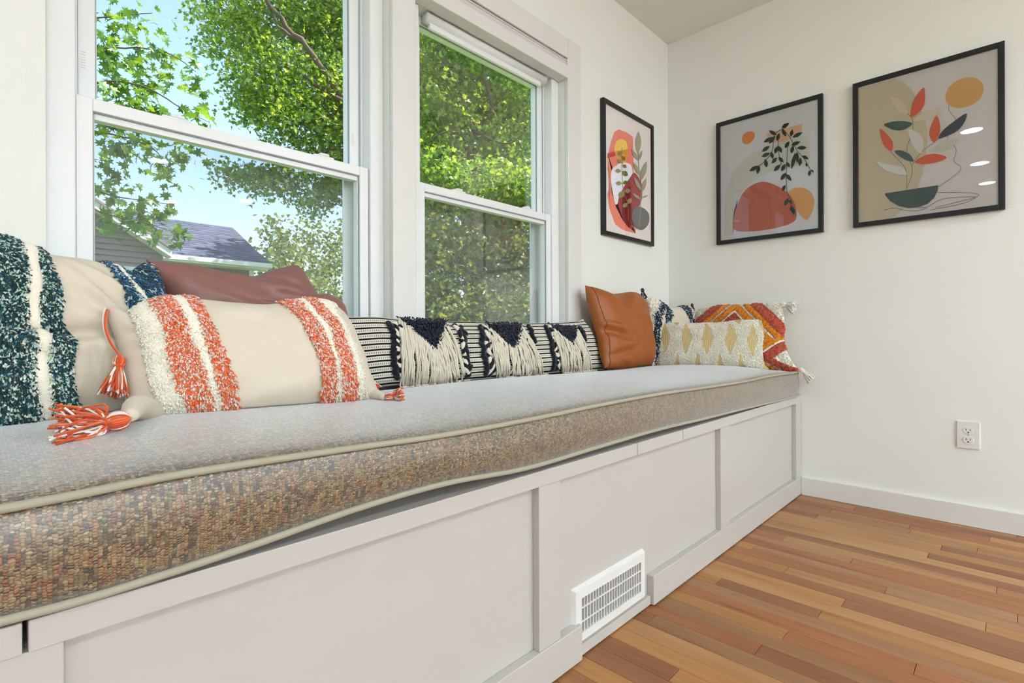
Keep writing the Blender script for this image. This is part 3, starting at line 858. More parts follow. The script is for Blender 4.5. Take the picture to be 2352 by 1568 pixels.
def draw3(A):
    A.poly([(100, 435), (250, 395), (350, 362), (400, 355), (460, 375), (520, 430), (560, 500), (590, 580), (620, 650), (640, 740), (640, 830), (625, 940), (600, 1060), (560, 1180), (500, 1270), (440, 1330), (395, 1370), (100, 1412)], S(214, 203, 178), False)
    A.poly([(772, 490), (790, 430), (850, 372), (930, 346), (1000, 352), (1045, 390), (1052, 440), (1030, 500), (970, 545), (890, 570), (820, 560), (780, 530)], S(224, 182, 120))
    g = S(120, 118, 112)
    for L in ([(482, 1170), (520, 1080), (527, 1010), (512, 962)], [(487, 1165), (487, 1062), (470, 1000), (370, 887)], [(495, 612), (530, 655), (535, 730)],
              [(512, 795), (492, 850), (490, 890)], [(530, 990), (545, 962), (600, 890), (690, 822), (722, 795)],
              [(797, 552), (800, 590), (840, 640), (850, 655)], [(785, 770), (790, 800)], [(830, 840), (850, 870), (848, 910), (832, 950), (850, 975), (885, 1000), (875, 1035), (800, 1095), (720, 1150)],
              [(715, 1190), (900, 1190), (1000, 1200), (1012, 1215), (900, 1270), (660, 1320)], [(575, 1303), (640, 1295), (720, 1250), (800, 1230), (990, 1222), (900, 1250), (700, 1300)], [(322, 1320), (400, 1305), (470, 1320), (560, 1325), (640, 1305)]):
        A.line(L, 3, g)
    co, gr, na, gy, cr, wh = S(222, 112, 84), S(84, 104, 102), S(76, 84, 98), S(214, 210, 202), S(226, 212, 192), S(228, 224, 220)
    for P, c in (([(375, 492), (440, 510), (480, 555), (497, 612), (440, 605), (405, 570)], cr), ([(727, 560), (715, 610), (660, 650), (540, 668), (575, 630), (650, 590)], S(228, 216, 194)),
                 ([(610, 420), (622, 480), (615, 550), (575, 605), (520, 640), (520, 580), (540, 510)], co),
                 ([(322, 690), (400, 668), (480, 668), (530, 687), (470, 728), (410, 733), (360, 718)], gr), ([(293, 722), (350, 770), (385, 820), (385, 870), (370, 885), (325, 850), (300, 790)], co),
                 ([(500, 728), (560, 745), (605, 790), (612, 850), (590, 905), (540, 860), (515, 800)], wh), ([(877, 797), (840, 840), (770, 880), (645, 888), (700, 850), (780, 805)], gy),
                 ([(710, 628), (733, 690), (730, 750), (690, 822), (658, 780), (657, 730), (680, 670)], co), ([(925, 610), (915, 670), (870, 730), (800, 770), (722, 795), (750, 740), (820, 680)], na),
                 ([(400, 887), (450, 882), (510, 910), (540, 962), (480, 950), (430, 920)], S(92, 114, 114)), ([(548, 968), (620, 920), (700, 907), (775, 925), (770, 945), (700, 970), (620, 980)], co),
                 ([(265, 962), (340, 982), (440, 1000), (480, 1030), (485, 1062), (400, 1052), (320, 1020)], wh)):
        A.poly(P, c, True, 4)
    A.poly([(327, 1198), (525, 1167), (720, 1137), (715, 1180), (690, 1230), (640, 1275), (570, 1300), (500, 1305), (430, 1290), (370, 1255), (335, 1215)], S(84, 104, 104), False)
def draw2(A):
    A.poly([(1068, 715), (1085, 683), (1120, 668), (1150, 675), (1157, 700), (1140, 735), (1105, 757), (1075, 748)], S(232, 152, 74))
    A.poly([(945, 1390), (945, 1200), (960, 1080), (1000, 960), (1060, 880), (1130, 820), (1230, 780), (1330, 745), (1440, 720), (1535, 700), (1535, 890), (1450, 905), (1330, 925), (1240, 955), (1170, 990), (1120, 1020), (1080, 1070), (1040, 1130), (1010, 1230), (1003, 1385)], S(216, 216, 206), False)
    A.poly([(1240, 682), (1365, 648), (1490, 615), (1480, 670), (1430, 700), (1370, 740), (1250, 748)], S(230, 186, 152), False)
    A.poly([(1390, 1085), (1430, 1063), (1490, 1060), (1540, 1085), (1568, 1140), (1560, 1210), (1530, 1270), (1510, 1280), (1470, 1245), (1430, 1180), (1395, 1120)], S(230, 174, 112))
    A.poly([(1005, 1330), (1020, 1230), (1060, 1120), (1110, 1060), (1180, 1022), (1240, 1020), (1310, 1045), (1380, 1090), (1430, 1160), (1447, 1240), (1430, 1290), (1350, 1325), (1200, 1355), (1060, 1362), (1020, 1350)], S(202, 116, 90))
    k = S(48, 52, 46)
    for L in ([(1375, 640), (1330, 660), (1290, 700), (1280, 800), (1240, 860), (1185, 910)], [(1350, 650), (1400, 710), (1450, 800), (1500, 860), (1540, 930)],
              [(1320, 700), (1320, 790), (1340, 900)], [(1385, 740), (1380, 870), (1375, 960), (1380, 1080), (1410, 1150)], [(1400, 1160), (1425, 1240)]):
        A.line(L, 4, k)
    for a, b in ([(1342, 645), (1397, 610)], [(1255, 662), (1310, 695)], [(1345, 650), (1375, 705)], [(1310, 735), (1328, 680)], [(1218, 745), (1285, 708)], [(1255, 755), (1300, 700)], [(1405, 705), (1420, 655)],
                 [(1418, 712), (1488, 675)], [(1365, 785), (1397, 738)], [(1410, 765), (1473, 740)], [(1410, 822), (1425, 765)], [(1448, 785), (1518, 780)], [(1207, 808), (1262, 770)], [(1295, 822), (1318, 770)],
                 [(1322, 770), (1345, 818)], [(1205, 845), (1265, 818)], [(1270, 810), (1285, 860)], [(1240, 920), (1230, 858)], [(1275, 890), (1312, 850)], [(1322, 845), (1357, 885)], [(1485, 838), (1530, 860)],
                 [(1412, 930), (1440, 815)], [(1450, 810), (1452, 890)], [(1468, 910), (1475, 850)], [(1515, 885), (1518, 915)], [(1122, 945), (1182, 907)], [(1188, 903), (1175, 965)], [(1290, 945), (1338, 897)],
                 [(1342, 945), (1372, 893)], [(1378, 880), (1400, 920)], [(1532, 980), (1543, 935)], [(1545, 935), (1568, 952)], [(1338, 1007), (1375, 955)], [(1375, 965), (1412, 1012)], [(1348, 1083), (1370, 1040)],
                 [(1365, 1185), (1390, 1130)], [(1390, 1145), (1420, 1170)], [(1405, 1220), (1415, 1185)], [(1415, 1185), (1432, 1250)]):
        d = math.hypot(a[0] - b[0], a[1] - b[1])
        A.leaf(a, b, min(.26, 13.5 / d if d > 55 else .24), k)
def draw1(A):
    A.poly([(140, 830), (160, 740), (185, 670), (215, 655), (260, 670), (312, 705), (315, 860), (318, 960), (290, 990), (275, 885), (240, 880), (200, 900), (165, 925), (158, 990), (165, 1090), (195, 1190), (240, 1280), (330, 1330), (332, 1375), (240, 1350), (190, 1310), (150, 1200), (135, 1100), (150, 1060), (145, 960), (136, 930)], S(222, 134, 112), False)
    A.poly([(136, 820), (185, 803), (192, 838), (136, 852)], S(192, 84, 72), False)
    A.poly([(168, 930), (200, 903), (240, 884), (275, 888), (300, 905), (310, 960), (290, 1010), (235, 1090), (210, 1160), (190, 1170), (170, 1080), (160, 1000)], S(238, 232, 228))
    A.poly([(185, 770), (205, 730), (240, 722), (268, 745), (275, 790), (270, 850), (240, 895), (205, 850), (188, 810)], S(228, 192, 92))
    A.poly([(188, 805), (275, 792), (272, 845), (240, 893), (207, 852)], S(214, 156, 58), False)
    A.poly([(210, 1150), (240, 1070), (290, 990), (320, 955), (350, 985), (372, 1040), (375, 1130), (350, 1200), (320, 1320), (290, 1340), (250, 1290), (220, 1210)], S(158, 68, 70))
    A.poly([(237, 1110), (260, 1070), (295, 1050), (300, 1200), (300, 1320), (285, 1336), (250, 1290), (237, 1250)], S(122, 32, 32), False)
    ol, sg = S(150, 142, 96), S(162, 154, 124)
    A.line([(235, 780), (235, 950), (245, 1070), (275, 1170), (280, 1290)], 4, ol); A.line([(348, 820), (355, 940), (370, 1050), (365, 1150), (350, 1330)], 5, sg)
    for a, b in ([(210, 805), (232, 845)], [(232, 840), (258, 870)], [(200, 860), (228, 890)], [(238, 900), (268, 920)], [(187, 940), (230, 945)], [(235, 945), (277, 975)], [(192, 1025), (235, 1030)],
                 [(240, 1030), (275, 1015)], [(215, 1130), (248, 1080)], [(250, 1085), (297, 1075)], [(240, 1195), (270, 1165)], [(275, 1170), (300, 1130)]):
        A.leaf(a, b, .36, S(122, 112, 50) if a[0] > 231 and a[1] < 1040 else ol)
    for a, b in ([(345, 825), (350, 668)], [(345, 870), (300, 790)], [(352, 870), (373, 800)], [(365, 980), (310, 880)], [(365, 1010), (405, 875)], [(365, 1080), (318, 985)], [(372, 1090), (402, 990)], [(365, 1140), (300, 1095)], [(368, 1130), (415, 1110)]):
        A.leaf(a, b, .13, sg)
    A.poly([(300, 1240), (320, 1195), (370, 1195), (410, 1225), (423, 1270), (410, 1320), (370, 1352), (325, 1330), (305, 1290)], S(118, 114, 110))
    A.line([(365, 1190), (350, 1328)], 5, S(170, 164, 138))
picture('picture_frame', 'black framed print of a bowl of coral and teal leaves with an ochre disc', 'x', -1.427, -.921, 1.270, 1.928, .0205, S(254, 248, 246), (1930, 70), 3.199, draw3)
picture('picture_frame', 'black framed print of a dark leafy sprig over a rust mound', 'x', -.800, -.291, 1.269, 1.927, .0205, S(252, 251, 254), (1350, 80), 3.015, draw2)
picture('picture_frame', 'black framed print of a yellow oval and salmon arch on the window wall', 'y', -.695, -.204, 1.272, 1.937, .0205, S(250, 238, 230), (1350, 80), 3.015, draw1)

# ------------------------------------------------------------------ cushions: shape tools
def resample(P, n):
    P = np.asarray(P, float)
    s = np.concatenate([[0], np.cumsum(np.linalg.norm(np.diff(P, axis=0), axis=1))])
    t = np.linspace(0, s[-1], n)
    return np.stack([np.interp(t, s, P[:, k]) for k in range(3)], 1)
def project(P):
    d = np.asarray(P, float) - CAM
    z = d @ _F
    return np.stack([1176 + FPX * (d @ _R) / z, CY - FPX * (d @ _U) / z], -1)
class Pillow:
    """Coons patch over four seam curves on a leaning plane, puffed out on both sides."""
    N = 96
    def __init__(s, b0, b1, lean, top, right, bottom, left, T, power=4.0, expo=.55, back=.8, wr=None, seed=0):
        b0 = np.array(b0, float); b1 = np.array(b1, float)
        ax = b1 - b0; ax /= np.linalg.norm(ax)
        hz = np.array([ax[1], -ax[0], 0.0]); hz /= np.linalg.norm(hz)      # horizontal, towards the room
        if np.dot(hz, CAM - b0) < 0: hz = -hz
        L = math.radians(lean)
        s.up = np.array([0, 0, math.cos(L)]) - hz * math.sin(L)
        s.n = np.cross(ax, s.up); s.n /= np.linalg.norm(s.n)
        if np.dot(s.n, CAM - b0) < 0: s.n = -s.n
        s.p0 = b0; s.ax = ax
        cv = lambda q: resample(crom([on_plane(a, b, b0, s.n) for a, b in q], False, 8), s.N)
        s.T_, s.B_, s.L_, s.R_ = cv(top), cv(bottom), cv(left), cv(right)
        for a in (s.B_, s.L_, s.R_, s.T_): pass
        # common corners
        tl, tr, bl, br = s.T_[0], s.T_[-1], s.B_[0], s.B_[-1]
        s.L_ = s._fit(s.L_, bl, tl); s.R_ = s._fit(s.R_, br, tr)
        s.T, s.power, s.expo, s.back, s.wr = T, power, expo, back, wr
        r = np.random.default_rng(seed)
        s.ph = r.uniform(0, 6.28, 12); s.fr = r.uniform(2, 9, (12, 2)) * r.choice([-1, 1], (12, 2)); s.am = r.uniform(.3, 1, 12)
        s._grid = None
    def _fit(s, C, a, b):
        t = np.linspace(0, 1, len(C))[:, None]
        return C + (a - C[0]) * (1 - t) + (b - C[-1]) * t
    def _c(s, C, t):
        x = np.clip(t, 0, 1) * (s.N - 1); i = np.clip(x.astype(int), 0, s.N - 2); f = (x - i)[..., None]
        return C[i] * (1 - f) + C[i + 1] * f
    def mid(s, u, v):
        u = np.asarray(u, float); v = np.asarray(v, float)
        U, Vv = u[..., None], v[..., None]
        bl, br, tl, tr = s.B_[0], s.B_[-1], s.T_[0], s.T_[-1]
        return ((1 - Vv) * s._c(s.B_, u) + Vv * s._c(s.T_, u) + (1 - U) * s._c(s.L_, v) + U * s._c(s.R_, v)
                - ((1 - U) * (1 - Vv) * bl + U * (1 - Vv) * br + (1 - U) * Vv * tl + U * Vv * tr))
    def prof(s, u, v):
        a = 1 - np.abs(2 * u - 1) ** s.power; b = 1 - np.abs(2 * v - 1) ** s.power
        return np.clip(a * b, 0, 1) ** s.expo
    def front(s, u, v, off=0.0):
        u = np.asarray(u, float); v = np.asarray(v, float)
        p = s.prof(u, v)
        h = s.T * p
        w = np.zeros_like(h)
        for k in range(12):
            w = w + s.am[k] * np.sin(s.fr[k, 0] * u * 3.1 + s.fr[k, 1] * v * 3.1 + s.ph[k])
        h = h + .0011 * w * np.clip(p * 2, 0, 1)
        if s.wr is not None: h = h + s.wr(u, v) * np.clip(p * 2.0, 0, 1)
        return s.rest(s.mid(u, v) + s.n * (h + off)[..., None])
    def rest(s, P):
        """flattened where it sits on the seat or leans on a wall or window board"""
        P = np.array(P)
        P[..., 0] = np.minimum(P[..., 0], -.004)
        P[..., 1] = np.minimum(P[..., 1], np.where((P[..., 0] < -.86), -.033, -.004))
        P[..., 2] = np.maximum(P[..., 2], seat_z(P[..., 0], P[..., 1]) + .0012)
        return P
    def backp(s, u, v):
        return s.rest(s.mid(u, v) - s.n * (s.T * s.back * s.prof(u, v))[..., None])
    def normal(s, u, v):
        e = .004
        du = s.front(np.clip(u + e, 0, 1), v) - s.front(np.clip(u - e, 0, 1), v)
        dv = s.front(u, np.clip(v + e, 0, 1)) - s.front(u, np.clip(v - e, 0, 1))
        n = np.cross(du, dv); n /= np.linalg.norm(n, axis=-1)[..., None] + 1e-12
        sg = np.sign((n * s.n).sum(-1)); sg[sg == 0] = 1
        return n * sg[..., None]
    def surf(s, u, v, off):
        return s.front(u, v) + s.normal(u, v) * np.asarray(off)[..., None]
    def uv_at(s, px, py):
        if s._grid is None:
            gu, gv = np.meshgrid(np.linspace(0, 1, 181), np.linspace(0, 1, 121))
            s._grid = (gu, gv, project(s.front(gu, gv)))
        gu, gv, q = s._grid
        d = (q[..., 0] - px) ** 2 + (q[..., 1] - py) ** 2
        k = np.unravel_index(np.argmin(d), d.shape)
        return gu[k], gv[k]
    def curve_u(s, pts):
        """pixel polyline down a stripe edge -> u as a function of v"""
        q = sorted((s.uv_at(*p)[::-1] for p in pts))
        vs = np.array([a for a, b in q]); us = np.array([b for a, b in q])
        return lambda v: np.interp(v, vs, us)
    def body(s, name, material, parent, nu=80, nv=56):
        uu, vv = np.meshgrid(np.linspace(0, 1, nu), np.linspace(0, 1, nv))
        # denser near the seams
        uu = .5 - .5 * np.cos(np.pi * uu) * (.35) - .5 * (1 - 2 * uu) * .65; vv = .5 - .5 * np.cos(np.pi * vv) * .35 - .5 * (1 - 2 * vv) * .65
        A = s.front(uu, vv).reshape(-1, 3); Bk = s.backp(uu, vv).reshape(-1, 3)
        idx = np.arange(nu * nv).reshape(nv, nu)
        bidx = idx + nu * nv
        bidx[0, :] = idx[0, :]; bidx[-1, :] = idx[-1, :]; bidx[:, 0] = idx[:, 0]; bidx[:, -1] = idx[:, -1]
        q = lambda I: np.stack([I[:-1, :-1], I[:-1, 1:], I[1:, 1:], I[1:, :-1]], -1).reshape(-1, 4)
        flip = np.dot(np.cross(s.ax, s.up), s.n) < 0
        F1, F2 = q(idx), q(bidx)[:, ::-1]
        if flip: F1, F2 = F1[:, ::-1], F2[:, ::-1]
        uv = np.stack([uu, vv], -1).reshape(-1, 2)
        me = mesh_np(name, np.concatenate([A, Bk]), np.concatenate([F1, F2]), material, uv=np.concatenate([uv, uv]))
        return link(name, me, parent)
    def band(s, name, material, parent, u0, u1, h, v0=.0, v1=1.0, ns=12, nv=60, jit=0.0):
        t, vv = np.meshgrid(np.linspace(0, 1, ns), np.linspace(v0, v1, nv))
        a, b = u0(vv), u1(vv)
        if jit:
            r = np.random.default_rng(3); a = a + r.normal(0, jit, (nv, 1)); b = b + r.normal(0, jit, (nv, 1))
        uu = a + (b - a) * t
        hh = h * np.clip(np.sin(np.pi * t), 0, 1) ** .4 * np.clip(np.minimum(vv, 1 - vv) * 14 + .25, 0, 1) + .0006
        V = s.surf(uu, vv, hh).reshape(-1, 3)
        I = np.arange(ns * nv).reshape(nv, ns)
        F = np.stack([I[:-1, :-1], I[:-1, 1:], I[1:, 1:], I[1:, :-1]], -1).reshape(-1, 4)
        me = mesh_np(name, V, F, material, uv=np.stack([uu, vv], -1).reshape(-1, 2))
        return link(name, me, parent)
    def mask(s, name, material, parent, fn, hfn, n=190, label=None):
        uu, vv = np.meshgrid(np.linspace(.004, .996, n), np.linspace(.004, .996, n))
        I = np.arange(n * n).reshape(n, n)
        F = np.stack([I[:-1, :-1], I[:-1, 1:], I[1:, 1:], I[1:, :-1]], -1).reshape(-1, 4)
        cu, cv = uu.ravel()[F].mean(1), vv.ravel()[F].mean(1)
        F = F[fn(cu, cv)]
        V = s.surf(uu, vv, hfn(uu, vv)).reshape(-1, 3)
        out = None
        parent_of = np.arange(n * n)
        for _ in range(600):                                  # label propagation over shared corners
            lo = parent_of[F].min(1); nw = parent_of.copy()
            for k in range(4): np.minimum.at(nw, F[:, k], lo)
            nw = nw[nw]
            if (nw == parent_of).all(): break
            parent_of = nw
        lab = parent_of[F[:, 0]]
        for q in np.unique(lab):
            Fq = F[lab == q]
            if len(Fq) < 6: continue
            used, inv = np.unique(Fq, return_inverse=True)
            me = mesh_np(name, V[used], inv.reshape(Fq.shape), material, uv=np.stack([uu, vv], -1).reshape(-1, 2)[used])
            out = link(name, me, parent, label=label)
        return out
def yarn_mesh(name, base, d, length, width, cols, parent, droop=.5, kind='stuff', label=None, curl=.5):
    """short tapered yarn ends: three sided, two joints"""
    m = len(base)
    d = d / (np.linalg.norm(d, axis=1)[:, None] + 1e-9)
    ref = rng.normal(size=(m, 3)); a = np.cross(d, ref); a /= np.linalg.norm(a, axis=1)[:, None] + 1e-9
    b = np.cross(d, a)
    length = np.broadcast_to(length, (m,)); width = np.broadcast_to(width, (m,))
    mid = base + d * (length * .5)[:, None] + a * (length * curl * .15)[:, None]
    tip = base + d * length[:, None] + np.array([0, 0, -1.0]) * (length * droop * .4)[:, None] + b * (rng.normal(0, .12, m) * length)[:, None]
    V = np.zeros((m, 10, 3))
    for k in range(3):
        an = 2 * math.pi * k / 3
        o = (a * math.cos(an) + b * math.sin(an))
        V[:, k] = base + o * (width * .5)[:, None]
        V[:, 3 + k] = mid + o * (width * .62)[:, None]
        V[:, 6 + k] = tip + o * (width * .50)[:, None]
    V[:, 9] = tip + (tip - mid) * .12
    f = []
    for r_ in (0, 3):
        for k in range(3):
            p_, q_, w_, z_ = r_ + k, r_ + (k + 1) % 3, r_ + 3 + (k + 1) % 3, r_ + 3 + k
            f += [(p_, q_, w_), (p_, w_, z_)]
    f += [(6 + k, 6 + (k + 1) % 3, 9) for k in range(3)]
    F = (np.array(f)[None] + (np.arange(m) * 10)[:, None, None]).reshape(-1, 3)
    C = np.repeat(cols, len(f), axis=0)
    me = mesh_np(name, V.reshape(-1, 3), F, M['yarn'], col=C)
    return link(name, me, parent, kind=kind, label=label)
def pick(cols, p, m):
    c = np.array(cols)[rng.choice(len(cols), m, p=p)]
    return np.clip(c * rng.uniform(.85, 1.12, (m, 1)), 0, 1)
def shag(P, name, parent, u0, u1, count, length, width, cols, p, v0=0.015, v1=.985, label=None, droop=.8, h=.003, lift=.9):
    v = rng.uniform(v0, v1, count); t = rng.uniform(-.03, 1.03, count)
    u = np.clip(u0(v) + (u1(v) - u0(v)) * t, .004, .996)
    n = P.normal(u, v)
    base = P.front(u, v) + n * (h * .6)
    d = n * lift + rng.normal(0, .55, (count, 3)) + np.array([0, 0, -.45])
    ln = length * rng.uniform(.65, 1.25, count)
    return yarn_mesh(name, base, d, ln, width * rng.uniform(.8, 1.2, count), pick(cols, p, count), parent, droop=droop, label=label)
def strands(name, paths, rad, cols, parent, n=5, kind=None):
    m = MB()
    for P_, c in zip(paths, cols):
        m.tube(crom(P_, False, 4), rad, n, 0, col=c)
    return m.build(name, M['yarn'], parent, kind=kind)
def tassel(parent, top, direction, length, spread, cols, p, cord=None, n=46, rad=.0016, sag=.0, floor=None, head=.011, flat=1.0, curl=.002):
    """knot, bound neck and a skirt of yarns"""
    top = np.array(top, float); d = np.array(direction, float); d /= np.linalg.norm(d)
    ref = np.array([0, 0, 1.0]) if abs(d[2]) < .8 else np.array([1.0, 0, 0])
    a = np.cross(d, ref); a /= np.linalg.norm(a); b = np.cross(d, a)
    paths, cc = [], []
    c = pick(cols, p, n)
    for k in range(n):
        an = rng.uniform(0, 6.283); r = math.sqrt(rng.uniform(0, 1))
        o = a * math.cos(an) + b * math.sin(an) * flat
        ln = length * rng.uniform(.85, 1.08)
        P_ = [top, top + d * head * .4 + o * head * .75 * r, top + d * head * 1.3 + o * head * .9 * r, top + d * head * 2.0 + o * head * .55 * r,
              top + d * (head * 2 + ln * .4) + o * spread * .55 * r + np.array([0, 0, -sag * .35]), top + d * (head * 2 + ln) + o * spread * r + np.array([0, 0, -sag])]
        P_ = [np.array(q) for q in P_]
        P_[4] = P_[4] + rng.normal(0, curl, 3); P_[5] = P_[5] + rng.normal(0, curl * .8, 3)
        if floor is not None:
            for q in P_: q[2] = max(q[2], floor(q[0], q[1]) + rad)
        paths.append(P_); cc.append(c[k])
    o_ = strands('tassel', paths, rad, cc, parent)
    nk = MB(); P_ = []
    for k in range(13):
        an = 2 * math.pi * k / 12
        P_.append(top + d * head * 1.9 + (a * math.cos(an) + b * math.sin(an) * flat) * head * .6)
    nk.tube(P_, rad * 1.6, 6, 0, col=cols[0])
    nk.build('tassel_binding', M['yarn'], o_)
    if cord is not None:
        m = MB()
        for k in range(3):
            off = rng.normal(0, .0015, 3)
            m.tube(crom([np.array(q) + off for q in cord], False, 6), rad * 1.3, 6, 0, col=cols[k % len(cols)])
        m.build('tassel_cord', M['yarn'], o_)
    return o_
sz = lambda x, y: float(seat_z(x, y))
def pil_root(P, label, group='throw pillows on the bench'):
    c = P.mid(np.array(.5), np.array(0.0))
    return empty('throw_pillow', tuple(c), label, 'pillow', group)

TEAL = [srgb(18, 66, 60), srgb(24, 88, 106), srgb(12, 44, 44), srgb(176, 206, 192), srgb(226, 232, 218)]
TEALP = [.34, .16, .18, .18, .14]
CORAL = [srgb(240, 108, 56), srgb(248, 138, 86), srgb(244, 232, 222), srgb(238, 206, 190)]
CORALP = [.42, .20, .25, .13]
NAVYC = [srgb(26, 44, 70), srgb(40, 66, 90), srgb(226, 226, 218), srgb(18, 26, 44)]
NAVYP = [.38, .2, .22, .2]
FLEECE = [srgb(252, 243, 224), srgb(244, 233, 208), srgb(255, 249, 234)]
FLEECEP = [.5, .3, .2]

# ------------------------------------------------------------------ 1 teal shag pillow
def wr_teal(u, v):
    fold = -.020 * np.exp(-((v - .50 + .03 * np.sin(5 * u)) / .035) ** 2) + .012 * np.exp(-((v - .42) / .06) ** 2)
    diag = sum(.0105 * np.exp(-(((v - a) - b * (u - .40)) / .035) ** 2) * np.clip((u - .38) * 6, 0, 1) for a, b in ((.98, -.85), (.80, -.75), (.62, -.45), (.90, -1.5)))
    return fold + diag
PT = Pillow((-2.86, -.215, .628), (-2.48, -.115, .628), 13,
            top=[(-118, 520), (-40, 538), (0, 552), (50, 574), (100, 588), (180, 598), (230, 611), (265, 623), (290, 634), (312, 616), (337, 600)],
            right=[(400, 985), (392, 850), (380, 760), (366, 690), (350, 640), (337, 600)],
            bottom=[(-128, 1005), (0, 990), (140, 978), (280, 972), (400, 985)],
            left=[(-128, 1005), (-140, 800), (-134, 640), (-118, 520)], T=.085, wr=wr_teal, seed=1)
rt = pil_root(PT, 'cream canvas pillow with shaggy teal and white stripes at the far left of the bench')
PT.body('cover', M['canvas'], rt)
tz = lambda c: (lambda v: np.full_like(v, c))
e1 = PT.curve_u([(55, 600), (60, 640), (60, 740), (72, 765), (76, 870), (88, 970)])
e2 = PT.curve_u([(92, 600), (95, 640), (94, 740), (108, 765), (112, 870), (120, 970)])
e3 = PT.curve_u([(104, 596), (128, 640), (135, 690), (138, 740), (152, 765), (156, 870), (166, 965)])
e4 = PT.curve_u([(264, 630), (285, 660), (298, 690), (306, 720), (316, 760)])
e5 = PT.curve_u([(276, 632), (302, 655), (322, 690), (334, 720), (344, 760)])
e6 = PT.curve_u([(291, 640), (316, 660), (338, 690), (350, 720), (358, 760)])
for a, b in ((tz(.02), e1), (e2, e3), (e4, e5), (e6, tz(.985))):
    PT.band('stripe_backing', mat('teal_backing', srgb(30, 62, 66), .95, noise=.3, nscale=90), rt, a, b, .004)
PT.band('white_stripe', M['fuzz_white'], rt, e1, e2, .011)
PT.band('white_stripe', M['fuzz_white'], rt, e5, e6, .009)
shag(PT, 'shag_stripe', rt, tz(.015), e1, 11000, .0092, .0036, TEAL, TEALP, label='shaggy teal and white yarn stripe')
shag(PT, 'shag_stripe', rt, e2, e3, 4600, .0092, .0036, TEAL, TEALP, label='shaggy teal and white yarn stripe')
TB = [srgb(28, 84, 120), srgb(40, 104, 140), srgb(20, 56, 66), srgb(196, 212, 212)]
shag(PT, 'shag_stripe', rt, e4, e5, 2400, .0090, .0034, TB, [.4, .2, .25, .15], label='shaggy blue teal yarn stripe')
shag(PT, 'shag_stripe', rt, e6, tz(.985), 3000, .0090, .0034, TB, [.4, .2, .25, .15], label='shaggy blue teal yarn stripe')
shag(PT, 'fleece_pile', rt, e1, e2, 4200, .0075, .0034, FLEECE, FLEECEP)
shag(PT, 'fleece_pile', rt, e5, e6, 700, .008, .0040, FLEECE, FLEECEP)

# ------------------------------------------------------------------ 2 brown leather pillow
def wr_mauve(u, v):
    return .012 * np.exp(-(((v - .80) + .55 * (u - .80)) / .05) ** 2) * np.clip((u - .45) * 4, 0, 1) - .010 * np.exp(-(((v - .92) + .8 * (u - .72)) / .05) ** 2) * np.clip((u - .5) * 4, 0, 1) + .005 * np.exp(-((v - .62 + .3 * (u - .8)) / .05) ** 2) * np.clip((u - .6) * 3, 0, 1)
PM = Pillow((-2.50, -.115, .628), (-2.05, -.115, .628), 11,
            top=[(335, 596), (365, 600), (414, 605), (483, 618), (542, 631), (580, 634), (617, 622), (650, 614), (676, 608), (686, 610)],
            right=[(800, 880), (806, 800), (797, 730), (786, 700), (760, 684), (735, 684), (719, 668), (706, 640), (686, 610)],
            bottom=[(420, 905), (520, 900), (660, 892), (800, 880)],
            left=[(420, 905), (410, 800), (396, 715), (372, 670), (350, 632), (335, 596)], T=.062, wr=wr_mauve, seed=2)
rm = pil_root(PM, 'smooth mauve brown leather pillow leaning on the left window pane')
PM.body('cover', M['mauve'], rm)

# ------------------------------------------------------------------ 3 coral stripe lumbar pillow
def wr_coral(u, v):
    return (-.012 * np.exp(-(((v - .74) - .6 * (u - .08)) / .05) ** 2) * np.exp(-(u / .16) ** 2) + .008 * np.exp(-(((v - .64) - .7 * (u - .05)) / .05) ** 2) * np.exp(-(u / .16) ** 2)
            - .012 * np.exp(-(((u - .66) / .06) ** 2 + (v / .12) ** 2)) + .006 * np.exp(-(((v - .2) + .5 * (u - .93)) / .05) ** 2) * np.clip((u - .85) * 8, 0, 1))
PC = Pillow((-2.62, -.300, .628), (-2.17, -.325, .628), 22,
            top=[(243, 712), (262, 706), (292, 722), (318, 706), (352, 694), (400, 690), (450, 694), (520, 700), (600, 704), (655, 698), (700, 694), (745, 698), (778, 712), (797, 726)],
            right=[(878, 914), (862, 890), (850, 866), (838, 830), (822, 790), (806, 752), (797, 726)],
            bottom=[(286, 955), (330, 962), (380, 972), (450, 970), (540, 962), (640, 950), (740, 934), (820, 924), (878, 914)],
            left=[(286, 955), (286, 900), (281, 850), (268, 790), (252, 745), (243, 712)], T=.078, wr=wr_coral, power=3.4, back=.3, seed=3)
rc = pil_root(PC, 'cream lumbar pillow with coral shag stripes and corner tassels, front left')
PC.body('cover', M['canvas'], rc, 100, 70)
def Z(pts, o=(230, 560), s=3.36): return [(o[0] + x / s, o[1] + y / s) for x, y in pts]
c1 = PC.curve_u(Z([(290, 600), (340, 740), (370, 880), (400, 1050), (470, 1250), (510, 1370)]))
c2 = PC.curve_u(Z([(430, 500), (490, 580), (530, 760), (550, 980), (610, 1130), (700, 1360)]))
c3 = PC.curve_u(Z([(605, 490), (660, 600), (700, 740), (745, 830), (800, 960), (830, 1130), (885, 1350)]))
c4 = PC.curve_u(Z([(690, 480), (760, 570), (800, 700), (850, 850), (890, 1050), (960, 1340)]))
c5 = PC.curve_u(Z([(770, 480), (850, 600), (900, 740), (970, 880), (1030, 1080), (1070, 1320)]))
c6 = PC.curve_u(Z([(1425, 480), (1500, 530), (1600, 660), (1680, 830), (1715, 1000), (1695, 1240)]))
c7 = PC.curve_u(Z([(1560, 480), (1640, 570), (1720, 690), (1790, 870), (1810, 1100), (1810, 1240)]))
c8 = PC.curve_u(Z([(1620, 470), (1700, 570), (1790, 690), (1830, 870), (1860, 1050), (1860, 1240)]))
